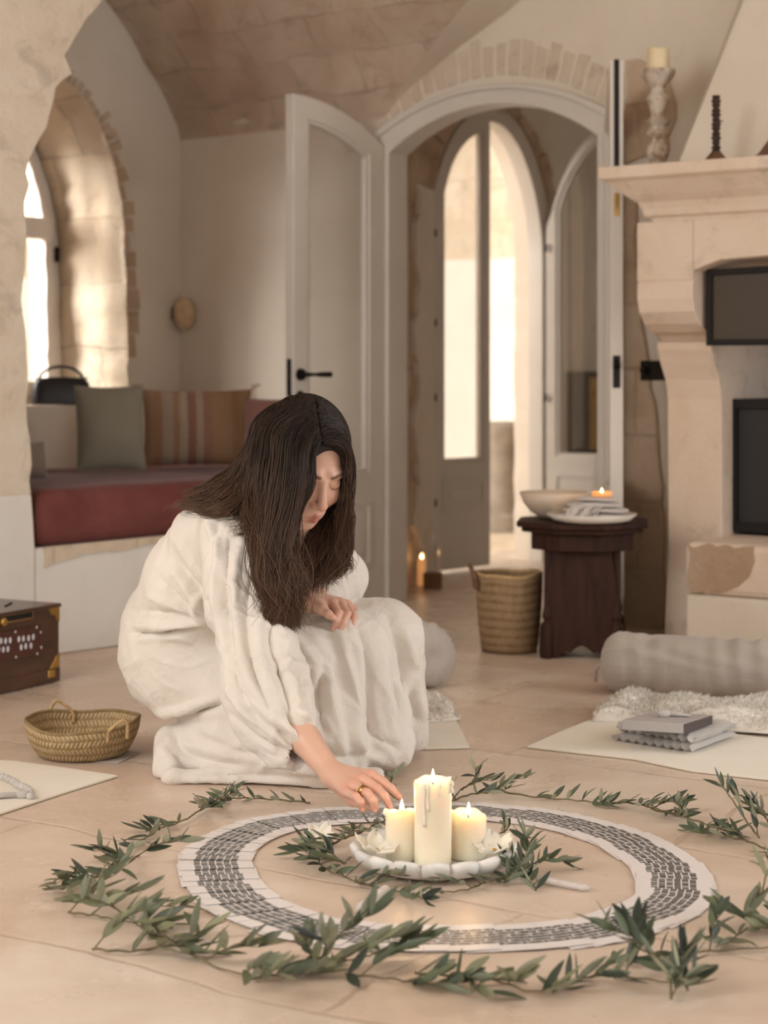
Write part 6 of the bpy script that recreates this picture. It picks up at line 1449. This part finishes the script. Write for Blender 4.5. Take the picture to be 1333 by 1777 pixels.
# bowl, plate, towels, tea light
zt_s += .001
CER = m_plain('sand_ceramic', (212, 192, 170), .55, .03); c = P(962, 880, 5.80); c[2] = zt_s
pr_ = [(.035, 0), (.05, .004), (.075, .022), (.095, .047), (.107, .078), (.104, .079), (.091, .050), (.07, .026), (.04, .010), (0, .008)]
put('ceramic_bowl', MB().lathe(pr_, c, 48), CER, smooth=True, label='wide sand coloured ceramic bowl on the dark stool', cat='bowl')
c = P(1027, 890, 5.64); c[2] = zt_s; WCER = m_plain('white_glazed_ceramic', (226, 216, 204), .3, .02)
put('serving_plate', MB().lathe([(.09, 0), (.115, .006), (.134, .024), (.131, .026), (.11, .012), (.06, .008), (0, .0075)], c, 64, fn=lambda r_, z, q, i: (r_*(1+.012*math.cos(12*q)*(i in (2, 3))), z)), WCER, smooth=True, label='white scalloped plate under the folded towels on the stool', cat='plate')
TOW = m_linen('stone_grey_towel', (206, 196, 188), bump=.3)
zz = c[2]+.010; tops = []
for k, (w_, dp_, h_, dx, lab) in enumerate([(.215, .13, .016, .004, 'bottom folded grey towel of the stack on the plate'), (.195, .12, .016, .012, 'second folded grey towel from the bottom of the stack'), (.16, .11, .016, .006, 'third folded grey towel of the stack, under the small one'), (.115, .10, .013, .016, 'topmost folded grey towel, the amber tea light on it')]):
    def fn(u, v_, k=k, w_=w_, dp_=dp_, h_=h_, dx=dx):
        a = 2*math.pi*u; f = v_*2-1; ex = 2/3.2; ca__, sa__ = math.cos(a), math.sin(a); x = w_/2*math.copysign(abs(ca__)**ex, ca__)*math.cos(math.pi/2*f)**.25 if abs(f) < 1 else 0; y = dp_/2*math.copysign(abs(sa__)**ex, sa__)*math.cos(math.pi/2*f)**.25 if abs(f) < 1 else 0
        return c+np.array([dx+x, y, 0])+ZX*(zz-c[2]+h_*v_+.0015*math.sin(x*60+k)-.004*(abs(x)/(w_/2))**3*0)
    put('folded_towel', MB().grid(fn, 48, 10), TOW, smooth=True, label=lab, cat='towel', group='towels stacked on the plate'); zz += h_+.0012
for k in range(6):
    x0 = -.085+.022*k; s_ = thing('x', (0, 0, 0), None, None) if 0 else None
mb = MB(); rs = np.random.RandomState(3)
for k in range(26):
    x0 = -.075+.10*rs.rand(); pts = spline([c+np.array([x0+.025, -.045, .055*1]), c+np.array([x0+.005*rs.normal(), -.066, .045]), c+np.array([x0-.012, -.074, .028]), c+np.array([x0-.022+.006*rs.normal(), -.082, .016])], 9); mb.tube(pts, .0022, 5)
put('towel_fringe', mb, TOW, smooth=True, label='white twisted cotton fringe hanging over the front of the towel stack', cat='fringe')
tc = c+np.array([.030, -.0, 0]); tc[2] = zz+.001
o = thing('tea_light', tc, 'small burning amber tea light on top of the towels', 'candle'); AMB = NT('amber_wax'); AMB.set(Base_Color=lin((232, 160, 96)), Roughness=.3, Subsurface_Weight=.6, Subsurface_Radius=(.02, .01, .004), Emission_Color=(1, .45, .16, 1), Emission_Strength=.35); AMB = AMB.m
put('cup', MB().lathe([(.028, 0), (.031, .002), (.031, .011), (.029, .012), (.027, .009), (0, .009)], tc, 32), AMB, parent=o, smooth=True); flame(o, tc+ZX*.010, .014, .003); flame_light(tc+ZX*.02, .12)

# ------------------------------------------------------------------ glass lantern on a wooden block by the inner door
q = G(751, 1022); q[1] += .03; o = thing('candle_lantern', q, 'clear glass lantern on a square wooden block by the inner door', 'lantern')
put('block', MB().box(q+ZX*.031, (.074, .07, .06)), m_plain('oak_block', (122, 84, 52), .6, .1, 20), parent=o, bevel=.003)
GL = m_pane('lantern_glass', .10); qg = q+np.array([.0, 0, .062])
put('glass_shade', MB().lathe([(.036, 0), (.036, .13), (.034, .15), (.024, .168), (.014, .185), (.010, .21), (.010, .225)], qg, 28, cap=False), GL, parent=o, smooth=True)
qc = q+np.array([-.042, .02, 0]); o = thing('tea_light', qc, 'glowing orange candle in a small glass on the floor beside the lantern', 'candle')
qc = qc+ZX*.001; put('cup', MB().lathe([(.018, 0), (.021, .004), (.022, .15), (.020, .15), (.018, .10), (0, .10)], qc, 20), GL, parent=o, smooth=True)
put('wax', MB().lathe([(.017, .006), (.0172, .112), (0, .11)], qc, 20), AMB, parent=o, smooth=True); flame(o, qc+ZX*.112, .022, .005); flame_light(qc+ZX*.13, .04)

# ------------------------------------------------------------------ wooden instrument box with brass corners (left edge)
MAH = NT('dark_mahogany'); v = MAH.coord('Object', (.25, .25, 1)); MAH.set(Base_Color=MAH.ramp(MAH.noise(v, 30, 6, .6, .5), [(.3, lin((58, 34, 22))), (.7, lin((84, 54, 38)))]), Roughness=.3, Specular_IOR_Level=.5, Coat_Weight=.3); MAH = MAH.m
hr_ = G(103, 1183); hl_ = G(0, 1206); HX = (hr_-hl_)/np.linalg.norm(hr_-hl_); HN = np.array([-HX[1], HX[0], 0]); Lh = .58; hh_ = .214
o = thing('harmonium', hr_-HX*.3, 'dark wooden harmonium case with brass corners at the left edge', 'musical instrument')
def HB(x, z, off=0.0): return hr_+HX*x-HN*off+ZX*z
put('case', MB().box(HB(-Lh/2, hh_*.58)+HN*.15, (Lh, .30, hh_*.84-.004), [HX, HN, ZX]), MAH, parent=o, bevel=.004)
put('plinth', MB().box(HB(-Lh/2, .022)+HN*.15, (Lh+.004, .306, .040), [HX, HN, ZX]), MAH, parent=o, bevel=.004)
put('lid', MB().box(HB(-Lh/2, hh_-.003)+HN*.15, (Lh+.01, .31, .010), [HX, HN, ZX]), MAH, parent=o, bevel=.003)
def h2(px, py): q = hit(px, py, hr_, -HN)-hr_; return float(np.dot(q, HX)), float(q[2])
fx0, fz0 = h2(22, 1137); fx1, fz1 = h2(70, 1092)
put('fret_panel', MB().box(HB((h2(-60, 1120)[0]+h2(70, 1120)[0])/2, (h2(35, 1090)[1]+h2(35, 1142)[1])/2, .003), (h2(70, 1120)[0]-h2(-60, 1120)[0], .008, h2(35, 1090)[1]-h2(35, 1142)[1]), [HX, HN, ZX]), m_plain('red_brown_fret', (74, 40, 30), .35, .08), parent=o, bevel=.003)
PRL = m_plain('mother_of_pearl', (206, 206, 210), .3, .05)
for px_, py_ in [(-18, 1113), (-10, 1112), (-2, 1112), (6, 1112), (14, 1111), (29, 1109), (37, 1108), (46, 1107), (54, 1105), (-6, 1127), (2, 1127), (10, 1126), (33, 1123), (41, 1121), (50, 1120)]:
    x_, z_ = h2(px_, py_); put('inlay', MB().ell(HB(x_, z_, .0075), (.0055, .001, .0085), [HX, HN, ZX], 12, 8), PRL, parent=o)
for px_, py_ in [(23, 1096), (60, 1088), (67, 1097), (68, 1123), (61, 1134), (24, 1140)]:
    x_, z_ = h2(px_, py_); put('pin', MB().ell(HB(x_, z_, .0076), (.003, .001, .004), [HX, HN, ZX], 10, 6), PRL, parent=o)
def brass(pts, label=None): put('brass_corner', MB().slab([h2(*p) for p in pts], [], hr_-HN*.0015, HX, HN, .002), BRASS, parent=o, bevel=.0006)
brass([(84, 1054), (103, 1050), (103, 1078), (98, 1076), (95, 1068), (87, 1066)]); brass([(103, 1133), (103, 1158), (86, 1161), (90, 1152), (94, 1146), (97, 1138)]); 
x_, z_ = h2(88, 1169); put('brass_latch', MB().box(HB(x_, z_, .002), (.030, .006, .022), [HX, HN, ZX]), BRASS, parent=o, bevel=.003)
x_, z_ = h2(10, 1074); put('name_plate', MB().box(HB(x_, z_, .001), (.22, .003, .022), [HX, HN, ZX]), BRASS, parent=o, bevel=.001); put('plate_inset', MB().box(HB(x_, z_, .0028), (.21, .002, .015), [HX, HN, ZX]), DARK, parent=o)
x2, z2 = h2(2, 1079); mb = MB(); mb.tube([HB(x2, z2, 0), HB(x2, z2, .014)], [.012, .011], 16); put('knob', mb, BRASS, parent=o, bevel=.002)
for k in range(3):
    q = HB(-.10-.07*k, hh_+.002)+HN*(.08+.03*k); mb = MB(); mb.tube([q-HX*.03, q+HX*.03+HN*.03], [.004, .004], 6); put('top_rib', mb, DARK, parent=o)

# ------------------------------------------------------------------ pieces behind the doors
o_ = IO-IN*.02; a1 = hit(988, 720, o_, IN); a2 = hit(1052, 720, o_, IN); tl_ = float(np.dot(a1-IO, IX)); tr_ = float(np.dot(a2-IO, IX)); zlo, zhi = hit(1020, 790, o_, IN)[2], hit(1020, 645, o_, IN)[2]
o = thing('reflection_picture', IO+IX*(tl_+tr_)/2+ZX*zlo, 'dark framed picture with a yellow field, added for the reflection in the inner door glass', 'picture')  # picture added behind the leaf in place of the reflection in its glass
put('frame', MB().box(IO+IX*(tl_+tr_)/2-IN*.025+ZX*(zlo+zhi)/2, (tr_-tl_, .03, zhi-zlo), [IX, IN, ZX]), DARK, parent=o, bevel=.003)
put('canvas', MB().box(IO+IX*(tl_*.32+tr_*.68)-IN*.042+ZX*(zlo+zhi)/2, ((tr_-tl_)*.5, .006, (zhi-zlo)*.86), [IX, IN, ZX]), m_plain('ochre_canvas', (168, 128, 52), .7, .15, 8), parent=o)
q = np.array([.62, 10.1, 0.]); put('garden_pedestal', MB().lathe([(.11, 0), (.11, .08), (.085, .10), (.075, .3), (.08, .45), (.11, .5), (.12, .56), (.10, .58), (.0, .58)], q, 24), m_plain('weathered_urn', (150, 138, 124), .8, .12, 10), autosm=.6, label='weathered stone pedestal in the courtyard, seen through the left inner door', cat='pedestal')
